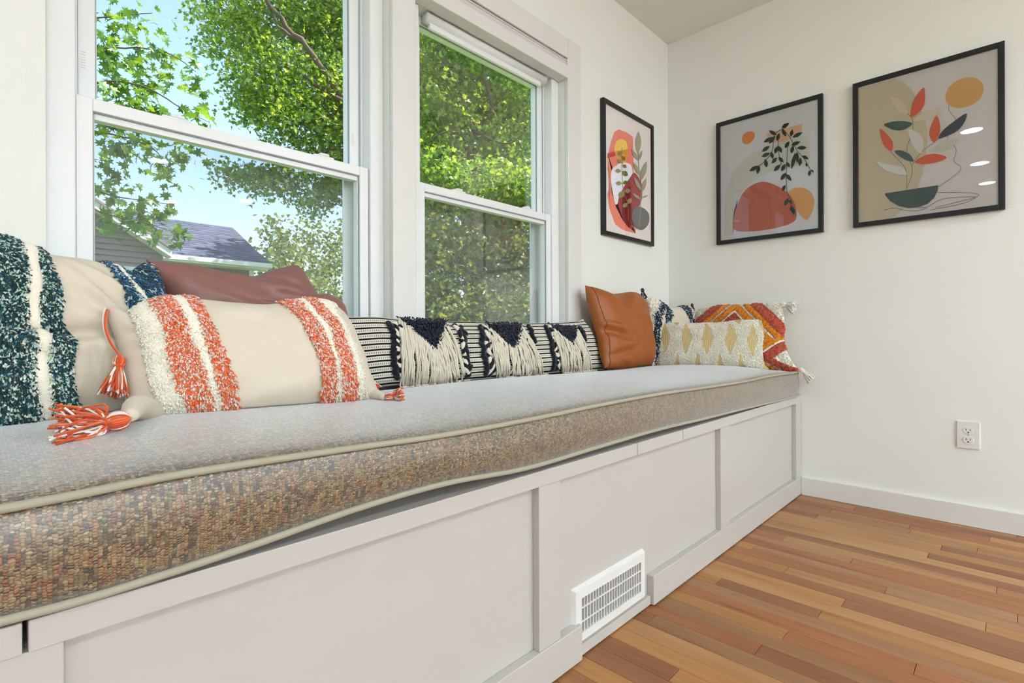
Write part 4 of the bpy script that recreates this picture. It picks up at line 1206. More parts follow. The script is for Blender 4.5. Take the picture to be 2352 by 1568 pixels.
c9 = PC.curve_u(Z([(1690, 460), (1790, 560), (1890, 760), (1950, 950), (1970, 1120), (1975, 1240)]))
c10 = PC.curve_u(Z([(1760, 470), (1840, 560), (1910, 670), (1990, 860), (2040, 1100), (2045, 1230)]))
cb = mat('coral_backing', srgb(228, 128, 92), .95, noise=.25, nscale=90)
for a, b in ((c2, c3), (c4, c5), (c6, c7), (c8, c9)): PC.band('stripe_backing', cb, rc, a, b, .004)
for a, b in ((c1, c2), (c3, c4), (c7, c8), (c9, c10)): PC.band('fleece_stripe', M['fuzz_white'], rc, a, b, .006)
for a, b, k in ((c2, c3, 3200), (c4, c5, 1600), (c6, c7, 1700), (c8, c9, 1900)):
    shag(PC, 'shag_stripe', rc, a, b, int(k * 1.9), .0080, .0030, CORAL, CORALP, label='shaggy coral and white yarn stripe')
for a, b, k in ((c1, c2, 2600), (c3, c4, 1000), (c7, c8, 700), (c9, c10, 1100)):
    shag(PC, 'fleece_pile', rc, a, b, int(k * 2.4), .0060, .0030, FLEECE, FLEECEP)
TC, TP = [srgb(212, 84, 38), srgb(232, 118, 70), srgb(246, 238, 230)], [.52, .2, .28]
# hanging tassel on the near upper corner, with its twisted cord
n3 = PC.n
pl = lambda x, y, o=.0: on_plane(x, y, PC.p0 + PC.n * o, PC.n)
tassel(rc, pl(276, 818, .028), pl(262, 900, .03) - pl(276, 818, .028), .052, .022, TC, TP, cord=[pl(245, 712, .005), pl(240, 730, .016), pl(241, 758, .022), pl(253, 790, .026), pl(276, 822, .028)], n=95, rad=.0014, head=.0105)
# big tassel lying on the seat at the near lower corner
g0 = on_z(300, 960, sz(-2.6, -.36) + .018)
tassel(rc, g0, (on_z(180, 985, sz(-2.7, -.36) + .008) - g0), .046, .040, TC, TP, n=230, rad=.0017, floor=sz, head=.015, sag=.006, curl=.009)
for (q0, q1, q2, q3) in ():
    pass
ear = MB(); ea, eb = PC.front(np.array(.05), np.array(.03)), g0
ear.tube(crom([PC.mid(np.array(.09), np.array(.05)), (ea + eb) / 2 + np.array([0, 0, .012]), eb + np.array([0, 0, .003])], False, 6), [.024, .025, .025, .024, .023, .022, .021, .019, .017, .015, .013, .011, .009], 14)
ear.build('corner_ear', M['canvas'], rc)
# far lower corner tassel, and the far upper one hanging behind
g1 = on_z(884, 912, sz(-2.1, -.30) + .008)
tassel(rc, g1, on_z(915, 908, sz(-2.05, -.28) + .012) - g1, .018, .019, TC, TP, n=90, rad=.0014, floor=sz, head=.011)
ear = MB(); ea = PC.mid(np.array(.955), np.array(.06))
ear.tube(crom([PC.mid(np.array(.93), np.array(.10)), ea, g1], False, 6), [.028, .027, .026, .025, .024, .023, .021, .019, .017, .014, .011, .009, .006], 14)
ear.build('corner_ear', M['canvas'], rc)
gb = PC.p0 - PC.n * .035
pb = lambda x, y: on_plane(x, y, gb, PC.n)
tassel(rc, pb(840, 862), pb(868, 896) - pb(840, 862), .030, .016, TC, TP, cord=[pb(803, 740), pb(812, 790), pb(824, 826), pb(840, 864)], n=40, rad=.0013, floor=sz, head=.008)

# ------------------------------------------------------------------ 4 long black and cream lumbar pillow
def Q(x, y): return (770 + x / 3.6185, 690 + y / 3.6185)
PS = Pillow((-2.12, -.085, .640), (-.92, -.105, .640), 9,
            top=[(752, 722), (797, 727), (860, 728), (930, 735), (1020, 738), (1100, 740), (1180, 742), (1260, 742), (1310, 738), (1340, 735)],
            right=[(1384, 850), (1381, 830), (1373, 795), (1360, 765), (1340, 735)],
            bottom=[(752, 912), (880, 889), (1000, 881), (1110, 872), (1260, 858), (1384, 850)],
            left=[(752, 912), (744, 870), (742, 800), (752, 722)], T=.052, power=4.5, seed=4)
rs = pil_root(PS, 'long black and cream striped lumbar pillow with three fringed navy triangles under the windows')
PS.body('cover', M['stripes'], rs, 150, 60)
def tri_patch(P, name, A, B, C, material, parent, h=.007, n=22):
    (ua, va), (ub, vb), (uc, vc) = P.uv_at(*A), P.uv_at(*B), P.uv_at(*C)
    V, F, idx = [], [], {}
    uu, vv, hh = [], [], []
    for i in range(n + 1):
        for j in range(n + 1 - i):
            a, b = i / n, j / n; c = 1 - a - b
            idx[(i, j)] = len(uu)
            uu.append(ua * a + ub * b + uc * c); vv.append(va * a + vb * b + vc * c)
            hh.append(.001 + h * min(1, 6 * min(a, b, c)) ** .5 * (1 + .25 * math.sin(vv[-1] * 95)))
    for i in range(n):
        for j in range(n - i):
            F.append((idx[(i, j)], idx[(i + 1, j)], idx[(i, j + 1)]))
            if j < n - i - 1: F.append((idx[(i + 1, j)], idx[(i + 1, j + 1)], idx[(i, j + 1)]))
    V = P.surf(np.array(uu), np.array(vv), np.array(hh))
    ii = rng.integers(0, len(uu), 700); u9 = np.array(uu)[ii] + rng.normal(0, .002, 700); v9 = np.clip(np.array(vv)[ii] + rng.normal(0, .008, 700), .01, .99)
    n9 = P.normal(u9, v9)
    yarn_mesh('tufting', P.surf(u9, v9, np.full(700, .006)), n9 + rng.normal(0, .6, (700, 3)) + np.array([0, 0, -.6]), .008, .0036, pick([srgb(16, 20, 40), srgb(22, 26, 48)], [.6, .4], 700), parent)
    return link(name, mesh_np(name, V, np.array(F), material), parent)
def path_on(P, pts, offs):
    uv = [P.uv_at(*p) for p in pts]
    u = np.array([a for a, b in uv]); v = np.array([b for a, b in uv])
    return P.surf(u, v, np.array(offs))
def fringe(P, left, right, lend, rend, nl, nr, parent):
    """strands hang from the two lower edges of a triangle"""
    (A, Bp), (C, D) = left, right
    jobs = []
    for k in range(nl):
        t = k / (nl - 1); s = (A[0] + (Bp[0] - A[0]) * t, A[1] + (Bp[1] - A[1]) * t)
        e = (lend[0][0] + (lend[1][0] - lend[0][0]) * t, lend[0][1] + (lend[1][1] - lend[0][1]) * t)
        jobs.append((s, e))
    for k in range(1, nr + 1):
        t = k / nr; s = (C[0] + (D[0] - C[0]) * t, C[1] + (D[1] - C[1]) * t)
        e = (rend[0][0] + (rend[1][0] - rend[0][0]) * t, rend[0][1] + (rend[1][1] - rend[0][1]) * t)
        jobs.append((s, e))
    for s, e in jobs:
        e = (e[0] + random.uniform(-16, 16), e[1] + random.uniform(-12, 10))
        pts, off = [], []
        bend = random.uniform(-14, 14)
        for i in range(7):
            t = i / 6
            sx = s[0] + (e[0] - s[0]) * (t ** .8) + bend * math.sin(math.pi * t) + (random.uniform(-5, 5) if 0 < i < 6 else 0)
            pts.append(Q(sx, s[1] + (e[1] - s[1]) * t)); off.append(.006 + .012 * math.sin(math.pi * min(1, t * .9)) * random.uniform(.7, 1.2))
        W3 = path_on(P, pts, off)
        # the loose end lies on the seat
        last = W3[-1] + P.n * random.uniform(.006, .034) + PS.ax * random.uniform(-.012, .012); last[2] = max(sz(last[0], last[1]) + .003, last[2] - .012)
        W3 = np.vstack([W3, last]); W3 = crom(W3, False, 3)
        m = MB()
        m.tube(W3, np.linspace(.0034, .0030, len(W3)) * random.uniform(.8, 1.3), 6)
        m.build('fringe_strand', M['cotton'], parent)
for A, Bp, C in (((530, 155), (910, 176), (825, 408)), ((1245, 198), (1520, 200), (1475, 405)), ((1765, 205), (1980, 214), (1960, 362))):
    tri_patch(PS, 'tufted_triangle', Q(*A), Q(*Bp), Q(*C), M['navy'], rs)
fringe(PS, ((525, 165), (825, 400)), ((825, 400), (915, 190)), ((545, 700), (850, 700)), ((850, 700), (1075, 670)), 38, 26, rs)
fringe(PS, ((1250, 208), (1475, 400)), ((1475, 400), (1540, 215)), ((1330, 650), (1480, 640)), ((1490, 640), (1725, 620)), 27, 28, rs)
fringe(PS, ((1775, 212), (1960, 355)), ((1960, 355), (2005, 240)), ((1870, 590), (1990, 590)), ((2000, 590), (2110, 570)), 22, 19, rs)
def braid(P, pts, count, parent, first=0, w=.0085, pure=False):
    uv = [P.uv_at(*Q(*p)) for p in pts]
    C = crom([(a, b, 0) for a, b in uv], False, 10)
    C = resample(C, count)
    u, v = C[:, 0], C[:, 1]
    W3 = P.surf(u, v, np.full(count, .006)); N3 = P.normal(u, v)
    m = MB()
    for k in range(count):
        ax = W3[min(k + 1, count - 1)] - W3[max(k - 1, 0)]; L = np.linalg.norm(ax) * .62; ax /= np.linalg.norm(ax)
        sd = np.cross(ax, N3[k]); col = srgb(18, 20, 32) if (pure or (k + first) % 2 == 0) else srgb(232, 224, 206)
        tw = random.choice((-1, 1)) * random.uniform(.3, .9); a2 = ax * math.cos(tw) + sd * math.sin(tw); s2 = np.cross(a2, N3[k])
        ring_, segs = 6, 7
        V = [W3[k] - a2 * L]
        for i in range(1, ring_):
            th = math.pi * i / ring_
            for j in range(segs):
                ph = 2 * math.pi * j / segs
                V.append(W3[k] - a2 * L * math.cos(th) + math.sin(th) * (s2 * math.cos(ph) * w * .58 + N3[k] * math.sin(ph) * w * .42))
        V.append(W3[k] + a2 * L)
        F = [(0, 1 + (j + 1) % segs, 1 + j) for j in range(segs)]
        for i in range(ring_ - 2):
            for j in range(segs):
                F.append((1 + i * segs + j, 1 + i * segs + (j + 1) % segs, 1 + (i + 1) * segs + (j + 1) % segs, 1 + (i + 1) * segs + j))
        b = 1 + (ring_ - 2) * segs
        F += [(b + j, b + (j + 1) % segs, len(V) - 1) for j in range(segs)]
        m.add(V, F, 0, col, True)
    m.build('braid', M['yarn'], parent)
for pts, n_, f, pure in (([(440, 195), (475, 330), (490, 500), (500, 640)], 15, 0, True), ([(485, 210), (515, 400), (535, 610)], 13, 1, False), ([(530, 230), (565, 400), (580, 610)], 12, 0, False), ([(610, 430), (625, 640)], 7, 0, True),
                         ([(990, 215), (1045, 340), (1072, 480), (1085, 620)], 13, 0, False), ([(1040, 230), (1080, 400), (1100, 610)], 11, 0, True),
                         ([(1200, 215), (1225, 400), (1250, 600)], 14, 0, True), ([(1240, 225), (1268, 400), (1280, 600)], 12, 1, False), ([(1270, 230), (1300, 400), (1315, 590)], 12, 0, False), ([(1600, 225), (1635, 290), (1655, 340)], 6, 0, True), ([(1575, 330), (1600, 470), (1610, 590)], 8, 0, False),
                         ([(1740, 225), (1790, 380), (1805, 560)], 13, 0, True), ([(1775, 225), (1820, 380), (1840, 560)], 12, 1, False), ([(1800, 230), (1850, 400), (1875, 550)], 11, 0, False), ([(2020, 235), (2060, 280), (2075, 330)], 5, 0, True)):
    braid(PS, pts, n_, rs, f, .017, pure)
tc_ = PS.R_[-1]
tassel(rs, PS.R_[0] + np.array([.004, -.01, .006]), (1.0, -.25, .0), .024, .014, [srgb(228, 222, 208), srgb(30, 32, 44)], [.6, .4], n=26, rad=.0014, floor=sz, head=.007)
mm = MB(); mm.tube(crom([tc_ - PS.ax * .05 - PS.up * .012 + PS.n * .012, tc_ - PS.ax * .02 + PS.n * .010, tc_, tc_ + PS.ax * .004 - PS.up * .02, tc_ + PS.ax * .012 - PS.up * .035], False, 5), .0022, 6)
mm.build('corner_cord', M['cotton'], rs)

# ------------------------------------------------------------------ 5 cognac leather pillow
def wr_cog(u, v):
    return 1.7 * (.008 * np.exp(-(((v - .50) + .20 * (u - .1)) / .04) ** 2) * np.exp(-((u - .1) / .22) ** 2) - .009 * np.exp(-(((v - .42) + .25 * (u - .1)) / .045) ** 2) * np.exp(-((u - .1) / .3) ** 2) \
        - .010 * np.exp(-(((v - .16) - .25 * (u - .15)) / .05) ** 2) * np.exp(-((u - .2) / .25) ** 2) + .008 * np.exp(-(((v - .90) - .6 * (u - .62)) / .06) ** 2) * np.exp(-((u - .7) / .2) ** 2) - .007 * np.exp(-(((v - .92)) / .05) ** 2) * np.exp(-((u - .5) / .14) ** 2))
PG = Pillow((-.965, -.165, .642), (-.58, -.165, .640), 13,
            top=[(1344, 655), (1372, 664), (1398, 675), (1415, 674), (1440, 671), (1462, 671)],
            right=[(1498, 838), (1496, 800), (1488, 755), (1480, 715), (1472, 690), (1462, 671)],
            bottom=[(1388, 846), (1420, 847), (1460, 843), (1498, 838)],
            left=[(1388, 846), (1383, 815), (1376, 775), (1366, 735), (1353, 690), (1344, 655)], T=.070, wr=wr_cog, seed=5)
rg = pil_root(PG, 'cognac tan leather pillow standing in the corner beside the right hand window')
PG.body('cover', M['cognac'], rg)
u_ = np.full(40, .045); v_ = np.linspace(.02, .98, 40)
MB().tube(PG.surf(u_, v_, np.full(40, .0002)), .0014, 5).build('seam', M['seam'], rg)

# ------------------------------------------------------------------ 6 navy stripe shag pillow in the corner
PN = Pillow((-.52, -.105, .636), (-.085, -.195, .630), 10,
            top=[(1474, 674), (1492, 684), (1512, 694), (1532, 706), (1550, 705), (1572, 700), (1590, 702)],
            right=[(1608, 836), (1608, 800), (1605, 765), (1600, 730), (1590, 702)],
            bottom=[(1494, 838), (1530, 838), (1570, 838), (1608, 836)],
            left=[(1494, 838), (1493, 800), (1488, 750), (1482, 710), (1474, 674)], T=.060, seed=6)
rn = pil_root(PN, 'white pillow with navy shag stripes tucked behind the cognac leather pillow')
PN.body('cover', M['canvas'], rn, 60, 44)
n1 = PN.curve_u([(1508, 692), (1500, 720), (1500, 760), (1502, 800)]); n2 = PN.curve_u([(1527, 702), (1519, 725), (1515, 760), (1513, 800)])
n3_ = PN.curve_u([(1531, 708), (1528, 725), (1526, 760), (1524, 800)]); n4 = PN.curve_u([(1541, 712), (1541, 735), (1538, 770), (1536, 800)])
n5 = PN.curve_u([(1553, 704), (1576, 718), (1584, 735), (1590, 780)]); n6 = PN.curve_u([(1568, 700), (1590, 722), (1599, 740), (1606, 790)])
PN.band('fleece_stripe', M['fuzz_white'], rn, tz(.02), n1, .006)
shag(PN, 'fleece_pile', rn, tz(.01), n1, 900, .010, .0045, FLEECE, FLEECEP)
nb = mat('navy_backing', srgb(40, 60, 84), .95, noise=.3, nscale=90)
for a, b, k in ((n1, n2, 700), (n3_, n4, 420), (n5, n6, 620)):
    PN.band('stripe_backing', nb, rn, a, b, .004)
    shag(PN, 'shag_stripe', rn, a, b, k, .010, .0042, NAVYC, NAVYP, label='shaggy navy and white yarn stripe')
NT = [srgb(24, 40, 54), srgb(232, 230, 220), srgb(36, 58, 70)]
tassel(rn, on_plane(1475, 662, PN.p0 + PN.n * .03, PN.n), (.05, -.12, -1), .034, .019, NT, [.5, .3, .2], n=70, rad=.0022, head=.009)
tassel(rn, on_plane(1589, 697, PN.p0 + PN.n * .035, PN.n), (.12, -.14, -1), .050, .014, [srgb(60, 50, 40), srgb(70, 62, 50), srgb(24, 30, 34)], [.4, .3, .3], n=30, rad=.0020, head=.008)

# ------------------------------------------------------------------ 7 orange tufted pillow against the right wall
PO = Pillow((-.135, -.150, .632), (-.105, -.650, .620), 9,
            top=[(1606, 712), (1622, 708), (1660, 704), (1700, 703), (1740, 700), (1770, 697), (1792, 698)],
            right=[(1834, 850), (1822, 836), (1806, 806), (1800, 780), (1801, 752), (1800, 726), (1792, 698)],
            bottom=[(1596, 838), (1660, 842), (1740, 846), (1800, 849), (1834, 850)],
            left=[(1596, 838), (1590, 800), (1592, 760), (1606, 712)], T=.062, power=3.6, seed=7)
ro2 = pil_root(PO, 'orange and rust diamond tufted pillow leaning on the right wall')
PO.body('cover', M['canvas'], ro2, 70, 60)
oc = mat('orange_tufting', srgb(214, 132, 40), .95, noise=.22, nscale=110, bump=1.2, bscale=150, spec=.1, sheen=.2)
rc_ = mat('rust_tufting', srgb(184, 84, 64), .95, noise=.22, nscale=110, bump=1.2, bscale=150, spec=.1, sheen=.2)
wc_ = mat('white_tufting', srgb(240, 234, 220), .95, noise=.06, nscale=110, bump=1.0, bscale=180, spec=.1, sheen=.3)
def dd(u, v):
    d = .95 * 2 * np.abs(u - .5) + .65 * 2 * np.abs(v - .45)
    q = np.abs(u - 1.02) / .30 + np.abs(v - .17) / .30          # the zigzag in the lower outer corner
    d2 = np.where(q < .55, 1.4, np.where(q < 1.0, 1.10, np.where(q < 1.12, .825, .92)))
    return np.where((v < .47) & (q < 1.3) & (u > .6), d2, d)
tw = lambda u, v: 1 + .35 * np.sin((u * 1.0 - v) * 88) * np.sin((u + v) * 44)
for nm, mt_, a, b, h in (('white_band', wc_, .0, .26, .005), ('rust_band', rc_, .26, .54, .008), ('white_band', wc_, .54, .60, .005), ('orange_band', oc, .60, .79, .010), ('white_band', wc_, .79, .85, .005),
                         ('orange_band', oc, .85, 1.0, .010), ('rust_band', rc_, 1.0, 1.27, .009), ('white_band', wc_, 1.27, 2.3, .005)):
    PO.mask(nm, mt_, ro2, (lambda a, b: lambda u, v: (dd(u, v) >= a) & (dd(u, v) < b))(a, b),
            (lambda a, b, h: lambda u, v: .001 + h * np.clip(np.sin(np.pi * np.clip((dd(u, v) - a) / (b - a), .06, .94)), 0, 1) ** .35 * tw(u, v))(a, b, h), n=170)
for nm, cols_, lo_, hi_, cnt in (('orange_tufts', [srgb(222, 138, 40), srgb(206, 118, 30), srgb(234, 156, 62)], (.60, .85), (.79, 1.0), 3600), ('rust_tufts', [srgb(186, 84, 66), srgb(168, 70, 56), srgb(202, 104, 84)], (.26, 1.0), (.54, 1.27), 3000),
                                ('white_tufts', FLEECE, (.0, 1.27), (.26, 2.3), 2200)):
    u9, v9 = rng.uniform(.01, .99, cnt * 4), rng.uniform(.01, .99, cnt * 4); d9 = dd(u9, v9)
    k9 = np.zeros(len(u9), bool)
    for a_, b_ in zip(lo_, hi_): k9 |= (d9 >= a_) & (d9 < b_)
    u9, v9 = u9[k9][:cnt], v9[k9][:cnt]
    n9 = PO.normal(u9, v9)
    yarn_mesh(nm, PO.surf(u9, v9, np.full(len(u9), .006)), n9 + rng.normal(0, .7, (len(u9), 3)), .0058, .0040, pick(cols_, [.45, .3, .25], len(u9)), ro2)
WTC = [srgb(240, 236, 224), srgb(226, 220, 204)]
tassel(ro2, PO.T_[-1] + np.array([-.004, -.002, -.004]), (-.05, -1.0, -.12), .036, .030, WTC, [.7, .3], n=110, rad=.0024, head=.014, sag=.014)
tassel(ro2, PO.T_[0] + np.array([-.006, .012, -.004]), (-.55, .2, -.8), .040, .018, WTC, [.7, .3], n=40, rad=.0023, head=.009)
tassel(ro2, PO.R_[0] + np.array([-.002, -.004, .008]), (.1, -.9, -.75), .042, .022, WTC, [.7, .3], n=90, rad=.0022, head=.011, sag=.012)

# ------------------------------------------------------------------ 8 white lumbar with mustard diamonds
PW_ = Pillow((-.405, -.130, .634), (-.185, -.600, .620), 16,
            top=[(1504, 744), (1520, 741), (1560, 742), (1610, 742), (1650, 741), (1672, 738), (1700, 735), (1735, 734), (1749, 732)],
            right=[(1768, 849), (1757, 838), (1752, 812), (1752, 790), (1755, 765), (1749, 732)],
            bottom=[(1498, 840), (1540, 841), (1600, 843), (1680, 846), (1730, 848), (1768, 849)],
            left=[(1498, 840), (1505, 815), (1508, 785), (1507, 765), (1504, 744)], T=.048, back=.4, seed=8)
rw = pil_root(PW_, 'white fleecy lumbar pillow with rows of mustard striped diamonds')
PW_.body('cover', mat('fleece_cover', srgb(252, 245, 228), .95, noise=.05, nscale=120, bump=.5, bscale=300, spec=.1, sheen=.4), rw, 80, 50)
u_r = rng.uniform(.01, .99, 15000); v_r = rng.uniform(.02, .98, 15000)
motifs = []
for cx_, cy_, wx_, hy_ in ((1529, 776, 10, 35), (1577, 776, 12, 36), (1626, 777, 13, 36), (1678, 778, 13, 36), (1728, 780, 12, 36), (1555, 850, 9, 40), (1603, 852, 9, 42), (1655, 853, 10, 42), (1707, 854, 11, 42), (1553, 735, 8, 10), (1694, 732, 9, 12), (1747, 735, 10, 32), (1511, 852, 9, 34), (1760, 862, 9, 40), (1508, 742, 5, 14)):
    a = PW_.uv_at(cx_, min(cy_, 846)); 
    du = abs(PW_.uv_at(min(cx_ + wx_, 1750), min(cy_, 820))[0] - PW_.uv_at(cx_ - wx_, min(cy_, 820))[0]) / 2
    if du < .008: du = .02
    sc_v = .01
    vv0 = PW_.uv_at(cx_, 800)[1]; vv1 = PW_.uv_at(cx_, 760)[1]
    dv = hy_ * (vv1 - vv0) / 40.0
    vc = vv1 + (760 - cy_) * (vv1 - vv0) / 40.0
    motifs.append((a[0], vc, du, dv))
inside = np.zeros(len(u_r), bool)
for (mu, mv, du, dv) in motifs:
    inside |= (np.abs(u_r - mu) / (du * 1.08) + np.abs(v_r - mv) / (dv * 1.05)) < 1.0
    fn = (lambda mu, mv, du, dv: lambda u, v: ((np.abs(u - mu) / du) ** 1.45 + (np.abs(v - mv) / dv) ** 1.2) < 1.0)(mu, mv, du, dv)
    try:
        PW_.mask('diamond_motif', M['mustard'], rw, fn, lambda u, v: np.full_like(u, .0030), n=230)
    except Exception:
        pass
u_r, v_r = u_r[~inside], v_r[~inside]
nn_ = PW_.normal(u_r, v_r)
yarn_mesh('fleece_pile', PW_.front(u_r, v_r), nn_ + rng.normal(0, .6, (len(u_r), 3)) + np.array([0, 0, -.3]), .0050 * rng.uniform(.7, 1.2, len(u_r)), .0040, pick(FLEECE, FLEECEP, len(u_r)), rw)

# ------------------------------------------------------------------ outdoors: lawn, house
GZ = -.40
MB().box(-60, 90, .6, 140, GZ - .1, GZ).build('lawn', M['grass'], kind='structure')
M['siding'] = mat('grey_siding', srgb(148, 134, 136), .8, noise=.06, nscale=3, bump=.1, bscale=40)
M['siding_b'] = mat('brown_siding', srgb(128, 106, 94), .85, noise=.08, nscale=3)
M['fascia'] = mat('white_fascia', srgb(226, 228, 232), .5, noise=.02)
M['shingle'] = attr_mat('roof_shingle', .9, 0, .2)
house = empty('neighbour_house', (0, 15, GZ), 'grey sided house with a dark shingled roof and white gutter beyond the left window', 'house')
YG, YW, YEV = 13.7, 14.6, 14.0               # gable wall, recessed wall, eave line
E0, E1 = on_y(362, 584, YEV), on_y(617, 605, YEV)
ZE = (E0[2] + E1[2]) / 2
R0 = on_y(430, 510, 17.2); R1 = on_y(530, 521, 17.2); ZR = (R0[2] + R1[2]) / 2
SL = .64                                      # gable slope
xg = E0[0]                                    # foot of the visible rake
# gable boards, one by one
apex_x = xg - 2.9; apex_z = ZE + 2.9 * SL
MB().box(apex_x - 3.2, xg - .05, YG + .02, YG + .2, GZ, ZE).build('wall', M['siding'], house)
nb_ = 0
z = ZE - 2.2
while z < apex_z - .12:
    hb_ = .135
    zt = z + hb_
    half = 3.0 if zt <= ZE else max(.05, 2.9 - (zt - ZE) / SL)
    half0 = 3.0 if z <= ZE else max(.05, 2.9 - (z - ZE) / SL)
    xr0, xr1 = apex_x + half0 - .06, apex_x + half - .06
    xl0, xl1 = apex_x - half0, apex_x - half
    b = MB()
    b.add([(xl0, YG - .04, z), (xr0, YG - .04, z), (xr1, YG, zt), (xl1, YG, zt), (xl0, YG + .02, z), (xr0, YG + .02, z), (xr1, YG + .02, zt), (xl1, YG + .02, zt)],
          [(0, 1, 2, 3), (4, 7, 6, 5), (0, 4, 5, 1), (1, 5, 6, 2), (3, 2, 6, 7), (0, 3, 7, 4)])
    b.build('siding_board', M['siding'], house)
    z += hb_
def slab(mb, a, b, c, d, t, mi=0, col=None):
    a, b, c, d = [np.array(q, float) for q in (a, b, c, d)]
    n = np.cross(b - a, d - a); n /= np.linalg.norm(n)
    if n[2] < 0: n = -n
    V = [a, b, c, d] + [q - n * t for q in (a, b, c, d)]
    return mb.add(V, [(0, 1, 2, 3), (7, 6, 5, 4), (0, 4, 5, 1), (1, 5, 6, 2), (2, 6, 7, 3), (3, 7, 4, 0)], mi, col)
# rake boards and the gable roof behind them
for sg in (1, -1):
    m = MB(); x0, x1 = apex_x, apex_x + sg * 3.05
    zr0, zr1 = apex_z + .12, apex_z + .12 - 3.05 * SL
    m.add([(x0, YG - .40, zr0), (x1, YG - .40, zr1), (x1, YG - .40, zr1 - .17), (x0, YG - .40, zr0 - .17), (x0, YG + .02, zr0), (x1, YG + .02, zr1), (x1, YG + .02, zr1 - .17), (x0, YG + .02, zr0 - .17)],
          [(0, 1, 2, 3), (4, 7, 6, 5), (0, 4, 5, 1), (1, 5, 6, 2), (2, 6, 7, 3), (3, 7, 4, 0)])
    m.build('rake_board', M['fascia'], house)
    m = MB(); slab(m, (x0, YG - .44, zr0 + .05), (x1 + sg * .03, YG - .44, zr1 + .05), (x1 + sg * .03, 18, zr1 + .05), (x0, 18, zr0 + .05), .05, col=srgb(150, 128, 128))
    m.build('gable_roof', M['shingle'], house)
# main roof: courses of shingles running up to the ridge, with a hip on the right
xl = apex_x
def hip_x(t): return E1[0] + .04 + (R1[0] - E1[0]) * t
ncourse = 19
MB().add([(xl, YEV - .02, ZE - .03), (hip_x(0), YEV - .02, ZE - .03), (hip_x(1), 17.2, ZR - .03), (xl, 17.2, ZR - .03), (hip_x(0), YEV - .02, ZE - .10), (xl, YEV - .02, ZE - .10), (hip_x(1), 17.2, ZR - .1), (xl, 17.2, ZR - .1)],
         [(0, 1, 2, 3), (5, 6, 7, 4), (0, 5, 4, 1), (1, 4, 6, 2), (2, 6, 7, 3), (3, 7, 5, 0)]).build('main_roof', mat('roof_deck', srgb(70, 72, 84), .9, noise=.1), house)
MB().add([(hip_x(0), YEV - .02, ZE - .03), (hip_x(0), 20.4, ZE - .03), (hip_x(1), 17.2, ZR - .03)], [(0, 1, 2)]).build('hip_roof', mat('hip_shingles', srgb(96, 98, 112), .9, noise=.15, nscale=8), house)
shn = MB()
for c in range(ncourse):
    t0, t1 = c / ncourse, (c + 1.12) / ncourse
    t1 = min(t1, 1)
    y0, y1 = YEV - .03 + 3.2 * t0, YEV - .03 + 3.2 * t1
    z0, z1 = ZE + (ZR - ZE) * t0 + .012, ZE + (ZR - ZE) * t1
    x = xl + random.uniform(0, .3)
    while x < hip_x(t0):
        w = random.uniform(.26, .40); x2 = min(x + w - .006, hip_x((t0 + t1) / 2))
        if x2 > x + .03:
            k = random.uniform(.78, 1.18); cc = srgb(92, 96, 116)
            zz = z0 + random.uniform(0, .006)
            shn.add([(x, y0, zz), (x2, y0, zz), (x2, y1, z1), (x, y1, z1), (x, y0, zz - .014), (x2, y0, zz - .014)], [(0, 1, 2, 3), (0, 4, 5, 1)], 0, tuple(q * k for q in cc))
        x += w
shn.build('shingles', M['shingle'], house, kind='stuff')
MB().box(E0[0] - .02, E1[0] + .06, YEV - .14, YEV - .02, ZE - .13, ZE + .0, bev=.02).build('gutter', M['fascia'], house)
MB().box(E0[0] - .02, E1[0] + .02, YEV - .02, YW, ZE - .16, ZE - .13).build('soffit', M['fascia'], house)
z = ZE - 2.4
MB().box(xg - .06, E1[0] - .22, YW + .01, YW + .2, GZ, ZE - .16).build('side_wall', M['siding_b'], house)
while z < ZE - .20:
    b = MB(); b.add([(xg - .06, YW - .012, z), (E1[0] - .22, YW - .012, z), (E1[0] - .22, YW + .01, z + .135), (xg - .06, YW + .01, z + .135)], [(0, 1, 2, 3)])
    b.build('siding_board', M['siding_b'], house)
    z += .135
MB().box(E1[0] - .34, E1[0] - .20, YW - .05, YW + .05, GZ, ZE - .16, bev=.01).build('corner_post', M['fascia'], house)
wx0 = on_y(283, 600, YG)[0]
wf = MB(); ring(wf, wx0, wx0 + .85, ZE - 1.5, on_y(295, 612, YG)[2], YG - .05, YG + .01, .09)
wfo = wf.build('house_window', M['fascia'], house)
MB().box(wx0 + .09, wx0 + .76, YG - .02, YG - .016, ZE - 1.41, on_y(295, 612, YG)[2] - .09).build('pane', mat('house_glass', srgb(120, 132, 140), .1, noise=.1, spec=.8), wfo)

